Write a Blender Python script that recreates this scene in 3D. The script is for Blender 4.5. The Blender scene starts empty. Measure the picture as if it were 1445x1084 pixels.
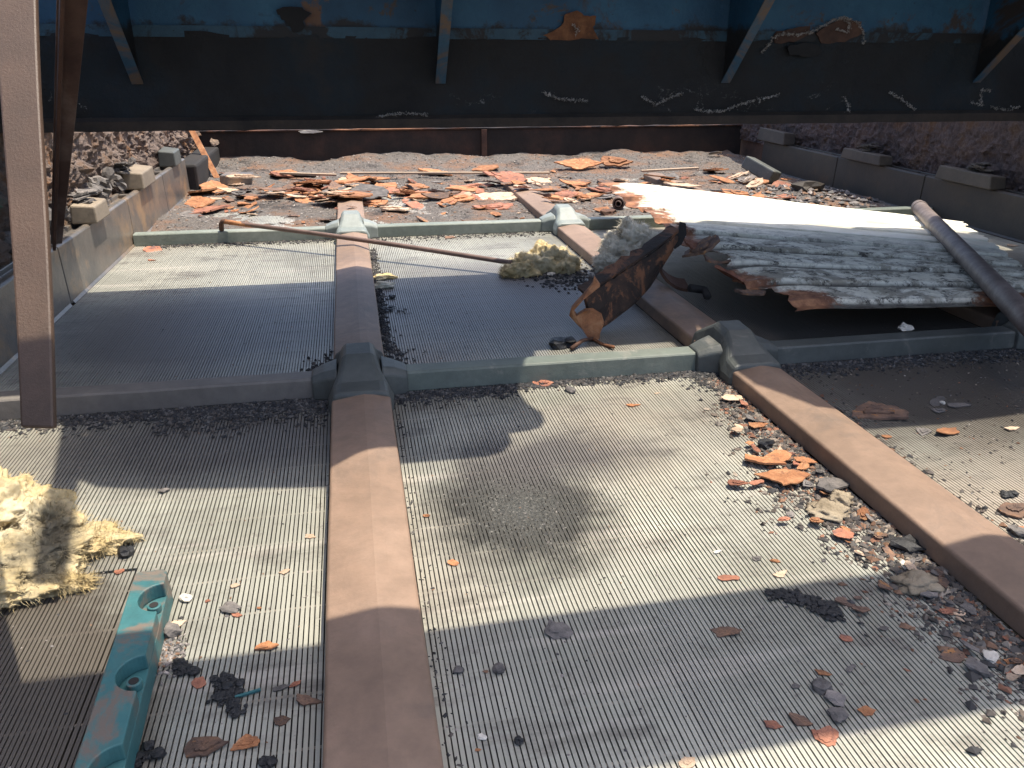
import bpy, math, random
import numpy as np
from mathutils import Vector, Matrix, noise
random.seed(7)
sc = bpy.context.scene
# ------------------------------------------------------------------ camera
CAM_H = 0.53; FPX = 1124.0; CX, CY = 722.5, 542.0          # photograph is 1445 x 1084
def _axis(vx, vy): return Vector(((vx-CX)/FPX, -(vy-CY)/FPX, -1)).normalized()
_dy = _axis(482, 70); _dx = _axis(6800, 105); _dx = (_dx-_dy*_dx.dot(_dy)).normalized(); _dz = _dx.cross(_dy)
ROT = Matrix((_dx, _dy, _dz))
cam = bpy.data.cameras.new('camera'); cam_o = bpy.data.objects.new('camera', cam)
sc.collection.objects.link(cam_o); cam_o.matrix_world = Matrix.Translation((0, 0, CAM_H)) @ ROT.to_4x4()
cam.sensor_width = 36; cam.lens = FPX/1445*36; cam.clip_start = 0.02; cam.clip_end = 3000
sc.camera = cam_o
# ------------------------------------------------------------------ light
SUN = Vector((0.28, 0.03, 1.0)).normalized()
w = bpy.data.worlds.new("World"); sc.world = w; w.use_nodes = True
nt = w.node_tree; bg = nt.nodes['Background']; sky = nt.nodes.new('ShaderNodeTexSky')
sky.sky_type = 'NISHITA'; sky.sun_disc = False
sky.sun_elevation = math.asin(SUN.z); sky.sun_rotation = math.atan2(SUN.x, SUN.y)
nt.links.new(sky.outputs[0], bg.inputs[0]); sky.dust_density = 2.5; sky.air_density = 0.8; sky.ozone_density = 1.0; bg.inputs[1].default_value = 0.15
sl = bpy.data.lights.new('sun', 'SUN'); sl.energy = 3.2; sl.angle = math.radians(0.53); sl.color = (1, .925, .79)
so = bpy.data.objects.new('sun', sl); sc.collection.objects.link(so)
so.rotation_euler = SUN.to_track_quat('Z', 'Y').to_euler(); so.location = (0, 0, 5)
sc.view_settings.view_transform = 'Standard'; sc.view_settings.look = 'None'
sc.view_settings.exposure = 1.30; sc.view_settings.gamma = 1

# ------------------------------------------------------------------ helpers
def ray(px, py): return ROT @ Vector(((px-CX)/FPX, -(py-CY)/FPX, -1))
def at(px, py, z=0.0):
    d = ray(px, py); return Vector((0, 0, CAM_H)) + d*((z-CAM_H)/d.z)
def atY(px, py, Y):
    d = ray(px, py); return Vector((0, 0, CAM_H)) + d*(Y/d.y)
def atX(px, py, X):
    d = ray(px, py); return Vector((0, 0, CAM_H)) + d*(X/d.x)
def fbm(x, y, z=0, o=4): return noise.fractal(Vector((x, y, z)), .8, 2.1, o)
def rng(a, b): return random.uniform(a, b)

def tag(o, label=None, cat=None, group=None, kind=None):
    if label: o['label'] = label
    if cat: o['category'] = cat
    if group: o['group'] = group
    if kind: o['kind'] = kind
    return o
def empty(name, loc, label=None, cat=None, group=None):
    o = bpy.data.objects.new(name, None); sc.collection.objects.link(o); o.location = loc
    o.empty_display_size = .05
    return tag(o, label, cat, group)
class MB:
    def __init__(s): s.v = []; s.f = []; s.uv = None
    def add(s, v, f):
        n = len(s.v); s.v += [tuple(p) for p in v]; s.f += [tuple(i+n for i in q) for q in f]
    def box(s, a, b):
        x0, y0, z0 = a; x1, y1, z1 = b
        s.add([(x0,y0,z0),(x1,y0,z0),(x1,y1,z0),(x0,y1,z0),(x0,y0,z1),(x1,y0,z1),(x1,y1,z1),(x0,y1,z1)],
              [(0,3,2,1),(4,5,6,7),(0,1,5,4),(1,2,6,5),(2,3,7,6),(3,0,4,7)])
    def loft(s, rings, caps=True, closed=True):
        n = len(rings[0]); v = [p for r in rings for p in r]; f = []
        for i in range(len(rings)-1):
            for j in range(n if closed else n-1):
                k = (j+1) % n; f.append((i*n+j, i*n+k, (i+1)*n+k, (i+1)*n+j))
        if caps: f.append(tuple(range(n))[::-1]); f.append(tuple(range((len(rings)-1)*n, len(rings)*n)))
        s.add(v, f)
    def tube(s, pts, r, n=16, caps=True):
        pts = [Vector(p) for p in pts]; rings = []
        for i, p in enumerate(pts):
            t = (pts[min(i+1, len(pts)-1)]-pts[max(i-1, 0)]).normalized()
            u = t.cross(Vector((0, 0, 1)));  u = u.normalized() if u.length > 1e-4 else Vector((1, 0, 0))
            w_ = u.cross(t); rr = r[i] if isinstance(r, (list, tuple)) else r
            rings.append([p+u*math.cos(a)*rr+w_*math.sin(a)*rr for a in [2*math.pi*k/n for k in range(n)]])
        s.loft(rings, caps)
    def prism(s, poly, a, b, fn):      # outline extruded from a to b; fn(x, y, t) -> point
        s.loft([[fn(x, y, a) for x, y in poly], [fn(x, y, b) for x, y in poly]])
    def build(s, name, m, parent=None, smooth=False, bevel=0):
        me = bpy.data.meshes.new(name); off = Vector((0, 0, 0))
        if parent is not None: off = parent.location if parent.type == 'EMPTY' else OFF.get(parent.name, Vector((0,0,0)))
        me.from_pydata([(p[0]-off.x, p[1]-off.y, p[2]-off.z) for p in s.v], [], s.f); me.validate(); me.update()
        o = bpy.data.objects.new(name, me); sc.collection.objects.link(o)
        if m: me.materials.append(m)
        if parent is not None: o.parent = parent; OFF[o.name] = off
        import bmesh
        b = bmesh.new(); b.from_mesh(me); bmesh.ops.recalc_face_normals(b, faces=b.faces); b.to_mesh(me); b.free()
        if smooth: me.polygons.foreach_set('use_smooth', [True]*len(me.polygons))
        if bevel:
            md = o.modifiers.new('bevel', 'BEVEL'); md.width = bevel; md.segments = 2; md.limit_method = 'ANGLE'; md.angle_limit = math.radians(35)
        return o
OFF = {}
def recentre(o, c):    # puts a mesh object's origin at c
    c = Vector(c); o.data.transform(Matrix.Translation(-c)); o.location = c; return o

# ------------------------------------------------------------------ materials
def hexc(r, g, b):
    f = lambda c: ((c/255+.055)/1.055)**2.4 if c > 10 else c/255/12.92
    return (f(r), f(g), f(b), 1)
class G:
    def __init__(s, name):
        s.m = bpy.data.materials.new(name); s.m.use_nodes = True; s.n = s.m.node_tree.nodes; s.l = s.m.node_tree.links
        s.b = s.n['Principled BSDF']; s.pos = s.n.new('ShaderNodeNewGeometry').outputs['Position']
    def lk(s, a, b): s.l.new(a, b)
    def vscale(s, v, vec):
        n = s.n.new('ShaderNodeVectorMath'); n.operation = 'MULTIPLY'; s.lk(v, n.inputs[0]); n.inputs[1].default_value = vec; return n.outputs[0]
    def noise(s, scale, detail=6, rough=.6, vec=None, stretch=None, dist=0):
        n = s.n.new('ShaderNodeTexNoise'); v = vec or s.pos
        if stretch: v = s.vscale(v, stretch)
        s.lk(v, n.inputs['Vector']); n.inputs['Scale'].default_value = scale; n.inputs['Detail'].default_value = detail
        n.inputs['Roughness'].default_value = rough; n.inputs['Distortion'].default_value = dist; return n.outputs['Fac']
    def ramp(s, fac, stops):
        n = s.n.new('ShaderNodeValToRGB'); s.lk(fac, n.inputs[0]); e = n.color_ramp.elements
        while len(e) < len(stops): e.new(.5)
        for i, (p, c) in enumerate(stops): e[i].position = p; e[i].color = c if len(c) == 4 else (*c, 1)
        return n.outputs[0]
    def mask(s, fac, a, b):
        n = s.n.new('ShaderNodeMapRange'); s.lk(fac, n.inputs[0]); n.inputs[1].default_value = a; n.inputs[2].default_value = b; return n.outputs[0]
    def mix(s, fac, a, b, mode='MIX'):
        n = s.n.new('ShaderNodeMix'); n.data_type = 'RGBA'; n.blend_type = mode
        if isinstance(fac, (int, float)): n.inputs[0].default_value = fac
        else: s.lk(fac, n.inputs[0])
        for i, c in ((6, a), (7, b)):
            if isinstance(c, tuple): n.inputs[i].default_value = c if len(c) == 4 else (*c, 1)
            else: s.lk(c, n.inputs[i])
        return n.outputs[2]
    def math(s, op, a, b=0.0):
        n = s.n.new('ShaderNodeMath'); n.operation = op
        for i, c in enumerate((a, b)):
            if isinstance(c, (int, float)): n.inputs[i].default_value = c
            else: s.lk(c, n.inputs[i])
        return n.outputs[0]
    def dist(s, p, vec=None, stretch=(1, 1, 1)):
        a = s.n.new('ShaderNodeVectorMath'); a.operation = 'SUBTRACT'; s.lk(vec or s.pos, a.inputs[0]); a.inputs[1].default_value = p
        q = s.vscale(a.outputs[0], stretch)
        n = s.n.new('ShaderNodeVectorMath'); n.operation = 'LENGTH'; s.lk(q, n.inputs[0]); return n.outputs['Value']
    def bump(s, fac, dist, strength=.6):
        n = s.n.new('ShaderNodeBump'); s.lk(fac, n.inputs['Height']); n.inputs['Distance'].default_value = dist; n.inputs['Strength'].default_value = strength
        s.lk(n.outputs[0], s.b.inputs['Normal'])
    def rand(s):
        return s.n.new('ShaderNodeObjectInfo').outputs['Random']
    def island(s): return s.n.new('ShaderNodeNewGeometry').outputs['Random Per Island']
    def done(s, col, rough=.7, metal=0.0, spec=.5):
        if isinstance(col, tuple): s.b.inputs['Base Color'].default_value = col if len(col) == 4 else (*col, 1)
        else: s.lk(col, s.b.inputs['Base Color'])
        if isinstance(rough, (int, float)): s.b.inputs['Roughness'].default_value = rough
        else: s.lk(rough, s.b.inputs['Roughness'])
        s.b.inputs['Metallic'].default_value = metal; s.b.inputs['Specular IOR Level'].default_value = spec
        return s.m
def simple(name, cols, scale=8, rough=.7, bump=.002, bscale=90, metal=0, patch=None, patch_scale=14, pa=.55, pb=.62, rnd=0, spec=.4, stretch=None):
    g = G(name); k = len(cols)
    c = g.ramp(g.noise(scale, 8, .65, stretch=stretch), [(.3+.4*i/max(1, k-1), q) for i, q in enumerate(cols)])
    c = g.mix(g.mask(g.noise(scale*9, 6, .7), .35, .7), c, g.mix(.25, c, (0.02, .018, .015)))
    if patch: c = g.mix(g.mask(g.noise(patch_scale, 9, .7, dist=.6), pa, pb), c, patch)
    if rnd:
        c = g.mix(1.0, c, g.ramp(g.rand(), [(0, (1-rnd,)*3), (1, (1+rnd,)*3)]), 'MULTIPLY')
    g.bump(g.noise(bscale, 8, .7), bump)
    return g.done(c, rough, metal, spec)

def make_deck():
    g = G('worn wedge wire steel')
    base = g.ramp(g.noise(2.6, 7, .6), [(.32, (.220, .212, .172)), (.45, (.310, .304, .255)), (.56, (.370, .360, .300)), (.7, (.46, .437, .362))])
    base = g.mix(g.mask(g.noise(1.3, 5, .5, stretch=(1, .8, 1)), .5, .68), base, (.31, .235, .175))          # brown staining
    base = g.mix(g.mask(g.noise(9, 9, .75, stretch=(.6, 1.3, 1)), .52, .70), base, (.12, .105, .09))       # dirt clouds
    base = g.mix(g.mask(g.noise(34, 6, .75), .6, .74), base, (.12, .10, .09))                                 # specks
    wire = g.noise(1.0, 2, .5, stretch=(190, 5, 1)); base = g.mix(g.mask(wire, .4, .8), base, g.mix(.28, base, (.09, .08, .075)))
    wave = g.noise(1.0, 3, .6, stretch=(2.2, 26, 1)); base = g.mix(g.math('MULTIPLY', g.mask(wave, .58, .74), .45), base, (.60, .53, .46))   # pale dusty bands across
    wob = g.math('MULTIPLY', g.noise(13, 7, .7), .16)
    for p, r0, r1, col, st in [((.178, .845, 0), .055, .120, (.036, .034, .030), (1.05, .8, 1)), 
                      ((-.22, 1.10, 0), .09, .27, (.13, .118, .105), (.8, 1.6, 1)), ((.32, 1.75, 0), .14, .36, (.16, .15, .145), (.9, .8, 1)),
                      ((1.15, 1.08, 0), .15, .34, (.075, .062, .05), (.5, 1.1, 1)), ((-.45, .55, 0), .2, .27, (.085, .07, .055), (1, .8, 1)),
                      ((-.33, 1.62, 0), .12, .3, (.17, .16, .15), (.8, .9, 1)), ((1.0, 1.6, 0), .3, .6, (.14, .12, .10), (1, 1, 1)), ((.24,.97,0), .03,.15,(.10,.09,.085),(.8,1.5,1))]:
        d = g.math('SUBTRACT', g.dist(p, stretch=st), g.math('SUBTRACT', wob, .06))
        base = g.mix(g.math('MULTIPLY', g.mask(d, r1, r0), .92), base, col)
    g.bump(g.noise(160, 6, .7), .0006, .5)
    return g.done(base, .5, .25, .5)
M = {}
M['deck'] = make_deck()
M['rod'] = simple('dusty support rods', [(.03, .026, .022), (.12, .10, .08), (.42, .36, .29)], 7, .9)
M['dark'] = simple('dark steel and shade black', [(.012, .011, .011), (.03, .026, .024)], 6, .85)  # dark steel, and the black standing in for shade under the slots
M['bar'] = simple('pinkish brown rubber', [(.178, .118, .080), (.238, .158, .110), (.30, .205, .147)], 4, .6, .0012, 120, patch=(.12, .09, .07, 1), patch_scale=5, pa=.54, pb=.72)
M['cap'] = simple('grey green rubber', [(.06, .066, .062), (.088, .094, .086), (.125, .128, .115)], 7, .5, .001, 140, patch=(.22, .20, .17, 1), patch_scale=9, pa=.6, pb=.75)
M['cross'] = simple('sage green rubber', [(.095, .115, .097), (.135, .155, .13), (.185, .20, .165)], 5, .58, .001, 140, patch=(.27, .25, .21, 1), patch_scale=12, pa=.6, pb=.75)
M['crossb'] = simple('grey brown rubber', [(.11, .098, .088), (.15, .135, .12), (.20, .175, .15)], 5, .6, .001, 140)
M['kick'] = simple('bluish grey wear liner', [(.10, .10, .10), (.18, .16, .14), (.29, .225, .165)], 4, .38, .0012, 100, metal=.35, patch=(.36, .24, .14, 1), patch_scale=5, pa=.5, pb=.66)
M['kick_shade'] = simple('shade darkened brown wear liner', [(.025, .025, .028), (.048, .040, .033), (.075, .058, .044)], 3, .5, .0012, 100, metal=.2, patch=(.085, .055, .033, 1), patch_scale=4, pa=.56, pb=.72)  # right liners: shade of that side darkened into the colour
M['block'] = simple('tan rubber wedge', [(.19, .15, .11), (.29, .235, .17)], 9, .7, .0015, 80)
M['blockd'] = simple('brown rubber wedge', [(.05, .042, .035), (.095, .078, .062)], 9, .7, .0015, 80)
def make_wall():
    g = G('encrusted wall lining')
    c = g.ramp(g.noise(22, 10, .76), [(.3, (.05, .036, .030)), (.42, (.16, .115, .095)), (.52, (.26, .195, .16)), (.6, (.22, .13, .08)), (.7, (.38, .31, .25))])
    c = g.mix(g.mask(g.noise(5, 8, .7), .55, .63), c, (.26, .13, .06))
    c = g.mix(g.mask(g.noise(60, 8, .8), .57, .66), c, (.03, .025, .025))
    d = g.math('ADD', g.dist((-.7, 1.72, .33)), g.math('MULTIPLY', g.noise(18, 6, .7), .12))
    c = g.mix(g.mask(d, .19, .14), c, (.16, .34, .25))
    g.bump(g.noise(70, 10, .8), .02, 1.0); return g.done(c, .9)
M['wall'] = make_wall()
def make_wall_shade():
    g = G('shade darkened encrusted wall lining')  # darker copy of the left lining, shade put into the colour
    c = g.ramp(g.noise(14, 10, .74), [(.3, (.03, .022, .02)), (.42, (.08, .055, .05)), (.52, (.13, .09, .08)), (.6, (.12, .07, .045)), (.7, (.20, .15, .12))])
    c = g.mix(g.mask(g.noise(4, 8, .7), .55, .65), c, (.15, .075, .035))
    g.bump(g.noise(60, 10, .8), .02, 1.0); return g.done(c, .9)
M['wall_shade'] = make_wall_shade()
def make_blue():
    g = G('chipped blue paint')
    c = g.ramp(g.noise(5, 7, .6), [(.3, (.010, .045, .085)), (.5, (.016, .075, .135)), (.7, (.03, .115, .185))])
    c = g.mix(g.mask(g.noise(11, 10, .72, dist=.5), .585, .64), c, (.07, .045, .03))
    c = g.mix(g.mask(g.noise(4, 10, .7), .62, .66), c, (.14, .065, .03))
    c = g.mix(g.mask(g.noise(90, 4, .7), .66, .72), c, (.02, .02, .02))
    sz = g.n.new('ShaderNodeSeparateXYZ'); g.lk(g.pos, sz.inputs[0]); up = g.math('ADD', sz.outputs[2], g.math('MULTIPLY', g.math('SUBTRACT', g.noise(9, 9, .7), .5), .16))
    web = g.mask(sz.outputs[2], .80, .75)
    c = g.mix(g.math('MULTIPLY', g.mask(up, .582, .566), web), c, (.016, .014, .013)); c = g.mix(g.math('MULTIPLY', g.mask(g.noise(3.1, 9, .7, dist=.7), .56, .62), web), c, (.05, .035, .028))
    g.bump(g.noise(60, 8, .7), .004); return g.done(c, .6)
M['blue'] = make_blue()
def make_soot():
    g = G('scaled blackened steel')
    c = g.ramp(g.noise(4, 9, .65), [(.3, (.009, .008, .0075)), (.5, (.019, .0165, .0145)), (.6, (.014, .019, .022)), (.72, (.035, .025, .018))])
    n = g.noise(5.5, 9, .62, dist=.8); band = g.math('ABSOLUTE', g.math('SUBTRACT', n, .5))
    line = g.mask(band, .006, .0015); fine = g.mask(g.noise(130, 4, .8), .5, .58); zone = g.mask(g.noise(3.0, 4, .5), .52, .62)
    sep = g.n.new('ShaderNodeSeparateXYZ'); g.lk(g.pos, sep.inputs[0]); low = g.mask(sep.outputs[2], .47, .41)
    c = g.mix(g.math('MULTIPLY', g.math('MULTIPLY', line, fine), g.math('MULTIPLY', zone, low)), c, (.5, .46, .42))
    g.bump(g.noise(14, 12, .7), .012, .9); return g.done(c, .8)
M['soot'] = make_soot()
M['lip'] = simple('dark rusty lip', [(.03, .024, .02), (.055, .04, .03), (.075, .052, .038)], 16, .85, .003, 90)
M['rustdark'] = simple('dark rust', [(.045, .025, .018), (.10, .05, .032), (.16, .08, .05)], 12, .85, .004, 60)
M['rustscab'] = simple('orange rust scab', [(.09, .04, .02), (.20, .08, .035), (.30, .13, .055)], 30, .9, .006, 60)
M['lime'] = simple('white lime crust', [(.35, .31, .27), (.62, .56, .5)], 60, .95, .003, 90)
M['strap'] = simple('brown coated steel strap', [(.055, .033, .021), (.082, .049, .032), (.11, .068, .045)], 3, .5, .001, 400, patch=(.05, .031, .019, 1), patch_scale=3, pa=.55, pb=.7)
M['angle'] = simple('weathered angle iron', [(.06, .03, .025), (.13, .075, .055), (.30, .22, .18)], 7, .6, .002, 70, metal=.2, stretch=(1, 1, .3))
M['orange'] = simple('orange rust flake', [(.20, .080, .035), (.34, .145, .062), (.46, .24, .12)], 40, .85, .003, 120, patch=(.20, .09, .045, 1), patch_scale=60, rnd=.3)
M['red'] = simple('red brown rust flake', [(.17, .07, .045), (.30, .12, .07), (.40, .19, .12)], 40, .85, .003, 120, patch=(.12, .06, .05, 1), patch_scale=50, rnd=.3)
M['brown'] = simple('brown scale flake', [(.07, .045, .035), (.14, .085, .06), (.24, .13, .075)], 50, .8, .003, 120, patch=(.30, .14, .05, 1), patch_scale=45, pa=.57, rnd=.3)
M['grey'] = simple('grey scale flake', [(.07, .065, .062), (.14, .125, .115), (.23, .20, .18)], 50, .85, .003, 120, rnd=.3)
M['tan'] = simple('tan scale flake', [(.34, .22, .14), (.50, .36, .25), (.60, .46, .33)], 50, .85, .003, 120, rnd=.2)
M['black'] = simple('black coal', [(.008, .008, .009), (.022, .022, .024)], 60, .5, .003, 150)
M['pale'] = simple('pale stone', [(.5, .45, .38), (.7, .65, .56)], 60, .8, .002, 150)
M['teal'] = simple('teal painted rubber', [(.025, .085, .095), (.04, .145, .15), (.075, .20, .19)], 6, .5, .001, 90, patch=(.15, .12, .095, 1), patch_scale=17, pa=.50, pb=.60)
M['pipe'] = simple('grey brown steel pipe', [(.11, .085, .075), (.19, .15, .135), (.28, .235, .215)], 22, .55, .001, 150, metal=.2)
M['rodm'] = simple('rusty brown rod', [(.12, .075, .06), (.20, .13, .105)], 18, .6, .001, 150)
M['wood'] = simple('weathered strip', [(.30, .22, .15), (.46, .34, .24)], 14, .85, .002, 90, stretch=(.2, 1, 1))
def make_grains(name, cols, rough=.9):
    g = G(name); c = g.ramp(g.island(), [(i/len(cols), q) for i, q in enumerate(cols)]); c.node.color_ramp.interpolation = 'CONSTANT'
    c = g.mix(g.mask(g.noise(200, 4, .6), .3, .7), c, g.mix(.35, c, (.02, .02, .02))); return g.done(c, rough)
GREYG = [(.16, .15, .14), (.24, .215, .20), (.11, .10, .098), (.30, .26, .235), (.055, .052, .052), (.20, .17, .155), (.26, .15, .09), (.40, .35, .31)]
M['g_grey'] = make_grains('grey grit', GREYG)
M['g_dark'] = make_grains('dark grit', [(.03, .03, .032), (.05, .047, .045), (.022, .022, .024), (.09, .075, .065), (.045, .045, .048), (.03, .028, .028), (.13, .12, .11)])
M['g_rust'] = make_grains('rusty grit', [(.05, .045, .042), (.10, .085, .072), (.15, .115, .09), (.07, .065, .062), (.12, .10, .085), (.22, .12, .07), (.035, .033, .033), (.20, .17, .14), (.09, .07, .055), (.26, .12, .07), (.33, .27, .21), (.06, .05, .045)])
def make_gravel():
    g = G('gravel bed'); c = g.ramp(g.noise(120, 6, .8), [(.3, (.045, .040, .036)), (.48, (.115, .100, .088)), (.6, (.175, .152, .132)), (.72, (.30, .265, .225))])
    c = g.mix(g.mask(g.noise(5, 7, .65), .48, .64), c, (.20, .11, .065)); c = g.mix(g.mask(g.noise(4.5, 7, .72), .55, .63), c, (.045, .038, .034))
    g.bump(g.noise(170, 8, .8), .008, 1.0); return g.done(c, .95)
M['gravel'] = make_gravel()
def make_wool():
    g = G('mineral wool'); c = g.ramp(g.noise(16, 8, .65), [(.3, (.34, .25, .11)), (.42, (.48, .37, .19)), (.55, (.56, .46, .28)), (.7, (.61, .54, .38))])
    dk = g.math('ADD', g.dist((-.358, .825, .02), stretch=(1.5, .75, .6)), g.math('MULTIPLY', g.math('SUBTRACT', g.noise(22, 8, .7), .5), .10)); c = g.mix(g.math('MULTIPLY', g.mask(dk, .058, .030), .8), c, (.09, .08, .06))
    c = g.mix(g.mask(g.noise(24, 8, .7), .6, .72), c, (.22, .18, .12)); g.bump(g.noise(120, 10, .8, stretch=(1, .35, 1), dist=2.0), .003, .8)
    return g.done(c, 1.0, 0, .1)
M['wool'] = make_wool()
def make_woolg():
    g = G('sooty mineral wool'); c = g.ramp(g.noise(14, 8, .65), [(.3, (.09, .075, .05)), (.40, (.42, .37, .27)), (.5, (.66, .61, .50)), (.7, (.78, .70, .54))])
    g.bump(g.noise(120, 10, .8, stretch=(1, .35, 1), dist=2.0), .003, .8); return g.done(c, 1.0, 0, .1)
M['woolg'] = make_woolg()
M['woolt'] = simple('dusty tan wool', [(.16, .125, .08), (.28, .225, .155), (.38, .32, .23)], 30, 1.0, .003, 120)
def make_sheet():
    g = G('peeling white corrugated sheet'); uvn = g.n.new('ShaderNodeUVMap'); uv = uvn.outputs[0]
    sep = g.n.new('ShaderNodeSeparateXYZ'); g.lk(uv, sep.inputs[0]); U, V = sep.outputs[0], sep.outputs[1]
    sv = g.vscale(uv, (2.6, 4.6, 1))
    c = g.ramp(g.noise(3, 8, .6, vec=sv), [(.3, (.56, .52, .41)), (.5, (.71, .67, .55)), (.7, (.80, .77, .66))])
    low = g.mask(V, .40, .62)        # the near half is weathered
    grime = g.mask(g.noise(3.0, 10, .75, vec=sv, dist=.4), .46, .55)
    c = g.mix(g.math('MULTIPLY', g.math('MULTIPLY', grime, low), .82), c, (.20, .175, .13))
    fr = g.math('FRACT', g.math('MULTIPLY', V, 9.0)); val = g.math('MAXIMUM', g.mask(fr, .06, .02), g.mask(fr, .82, .87)); val = g.math('MULTIPLY', val, g.mask(g.noise(5, 8, .7, vec=sv), .22, .42))  # dirt lines in the valleys, also darkened in place of ridge shading
    c = g.mix(g.math('MULTIPLY', val, g.math('ADD', g.math('MULTIPLY', low, .72), .12)), c, (.055, .048, .04))
    spots = g.mask(g.noise(7, 10, .85, vec=sv), .575, .52)
    c = g.mix(g.math('MULTIPLY', g.math('SUBTRACT', 1, spots), g.math('ADD', g.math('MULTIPLY', low, .85), .06)), c, (.035, .03, .026))
    yel = g.mask(g.noise(2.1, 8, .7, vec=sv), .6, .68); c = g.mix(g.math('MULTIPLY', yel, .6), c, (.50, .44, .28))
    nz = g.math('MULTIPLY', g.math('SUBTRACT', g.noise(2.2, 10, .75, vec=sv), .5), .42)
    eL = g.mask(g.math('ADD', U, nz), .085, .05)                           # rust eats in from the torn end
    eB = g.math('MULTIPLY', g.mask(g.math('ADD', V, g.math('MULTIPLY', nz, .25)), .925, .935), g.mask(g.math('ADD', g.math('ABSOLUTE', g.math('SUBTRACT', U, .42)), nz), .22, .25))
    c = g.mix(g.math('MAXIMUM', eL, eB), c, g.ramp(g.noise(30, 8, .7), [(.3, (.07, .035, .025)), (.5, (.20, .09, .05)), (.7, (.42, .20, .10))]))
    g.bump(g.noise(60, 8, .75), .0012, .8); return g.done(c, .75, 0, .2)
M['sheet'] = make_sheet()
M['ground'] = simple('plant yard ground', [(.12, .10, .085), (.2, .17, .14)], .5, .95, .01, 10)

# ------------------------------------------------------------------ setting
b = MB(); b.add([(-1500, -1500, -1.6), (1500, -1500, -1.6), (1500, 1500, -1.6), (-1500, 1500, -1.6)], [(0, 1, 2, 3)])
tag(b.build('ground', M['ground']), kind='structure')
b = MB(); b.box((-.70, -.7, -.30), (2.04, 4.3, -.28)); tag(b.build('bounce_blocker', M['dark']), 'black sheet added under the wire deck to block bounce light below the slots', 'pan')  # sheet added under the deck to block bounce light from the ground

BARX = [0.0-.008, .660, 1.318]; COLS = [(-.628, -.050), (.034, .616), (.702, 1.274), (1.362, 1.975)]
ROWS = [(-.62, .015), (.055, 1.243), (1.262, 2.466), (2.484, 3.70)]
def panel(x0, x1, y0, y1, label, pitch=.005, wv=.0037, z0=0.0, group='wedge wire screen panels'):
    mb = MB(); n = int((x1-x0)/pitch); seg = 8
    for i in range(n):
        xc = x0+pitch*(i+.5); ph = rng(0, 9); dz = rng(-.00010, .00010); hw = wv/2*rng(.975, 1.025); rings = []
        for k in range(seg+1):
            y = y0+(y1-y0)*k/seg; xx = xc+.00008*math.sin(y*9+ph)+.0009*fbm(xc*2.5, y*1.6); z = z0+dz
            rings.append([(xx-hw, y, z), (xx+hw, y, z), (xx+hw*.45, y, z-.006), (xx-hw*.45, y, z-.006)])
        mb.loft(rings)
    e = empty('screen_panel', ((x0+x1)/2, (y0+y1)/2, z0), label, 'screen panel', group)
    mb.build('wire_surface', M['deck'], e)
    r = MB(); y = y0+.03
    while y < y1-.02:
        r.box((x0, y-.0016, z0-.016), (x1, y+.0016, z0-.0012)); y += .062
    r.build('support_rods', M['rod'], e)
    return e
CN = ['by the left wall', 'between left and middle bars', 'between middle and right bars', 'by the right wall']
RN = ['nearest row', 'first row this side of the near cross bar', 'row between the two cross bars', 'row beyond the far cross bar']
for ri, (y0, y1) in enumerate(ROWS):
    if ri == 0: continue
    for ci, (x0, x1) in enumerate(COLS):
        if ri == 1 and ci == 0:
            panel(-.627, -.262, .80, y1, 'slotted wire panel by the left side wall under the big wool tuft')
            panel(x0, -.262, -.2, .795, 'darker finer slotted panel left of the teal strip, dusty brown', .0042, .0031)
            panel(-.262, x1, -.2, y1, 'slotted wire panel between the teal strip and the near left bar')
            continue
        panel(x0, x1, y0 if ri > 1 else -.2, y1, 'wire panel %s, %s' % (CN[ci], RN[ri]))

# ------------------------------------------------------------------ lengthwise bars, cross bars, caps
def bar_profile(hw=.046, h=.036):
    return [(-hw, .0005), (-hw*.99, h*.70), (-hw*.94, h*.785), (-hw*.2, h*.95), (hw*.10, h), (hw*.4, h*.955), (hw*.94, h*.785), (hw*.99, h*.70), (hw, .0005)]
def long_bar(x, y0, y1, label, tear=False, hw=.045):
    mb = MB(); rings = []; n = 14
    for k in range(n+1):
        y = y0+(y1-y0)*k/n; j = .001*fbm(x*5, y*3)
        rings.append([(x+px+j+(.004*rng(-1, 1) if tear and k == n else 0), y+(.02*rng(-1, 1) if tear and k == n else 0), pz*(.985+.03*fbm(y*2, x))) for px, pz in bar_profile(hw)])
    mb.loft(rings); o = mb.build('hold_down_bar', M['bar'], None, False, .0015)
    recentre(o, (x, (y0+y1)/2, 0)); return tag(o, label, 'hold down bar', 'pink brown lengthwise hold down bars')
NB = ['left', 'middle', 'right']
long_bar(BARX[0], -.3, 1.20, 'wide pink brown bar from the bottom edge to the near cross bar, left of centre', hw=.046)
long_bar(BARX[0], 1.325, 2.415, 'pink brown bar under the thin rod, between the two cross bars')
long_bar(BARX[0], 2.54, 3.30, 'short sunlit pink brown bar end beyond the far cross bar, left', True)
long_bar(BARX[1], -.3, 1.20, 'wide pink brown bar running to the lower right corner beside the rubble strip')
long_bar(BARX[1], 1.325, 2.415, 'pink brown bar passing under the rusty bent bracket')
long_bar(BARX[1], 2.54, 3.28, 'sunlit pink brown bar stub beyond the far cross bar with debris on its end', True)
long_bar(BARX[2], 1.325, 2.415, 'pink brown bar under the corrugated sheet, its end showing beneath the pipe')
long_bar(BARX[2], 2.54, 3.42, 'pink brown bar stub behind the white sheet, far right', True)
long_bar(BARX[2], -.3, 1.20, 'pink brown bar right of the frame beyond the big brown flake')

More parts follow.
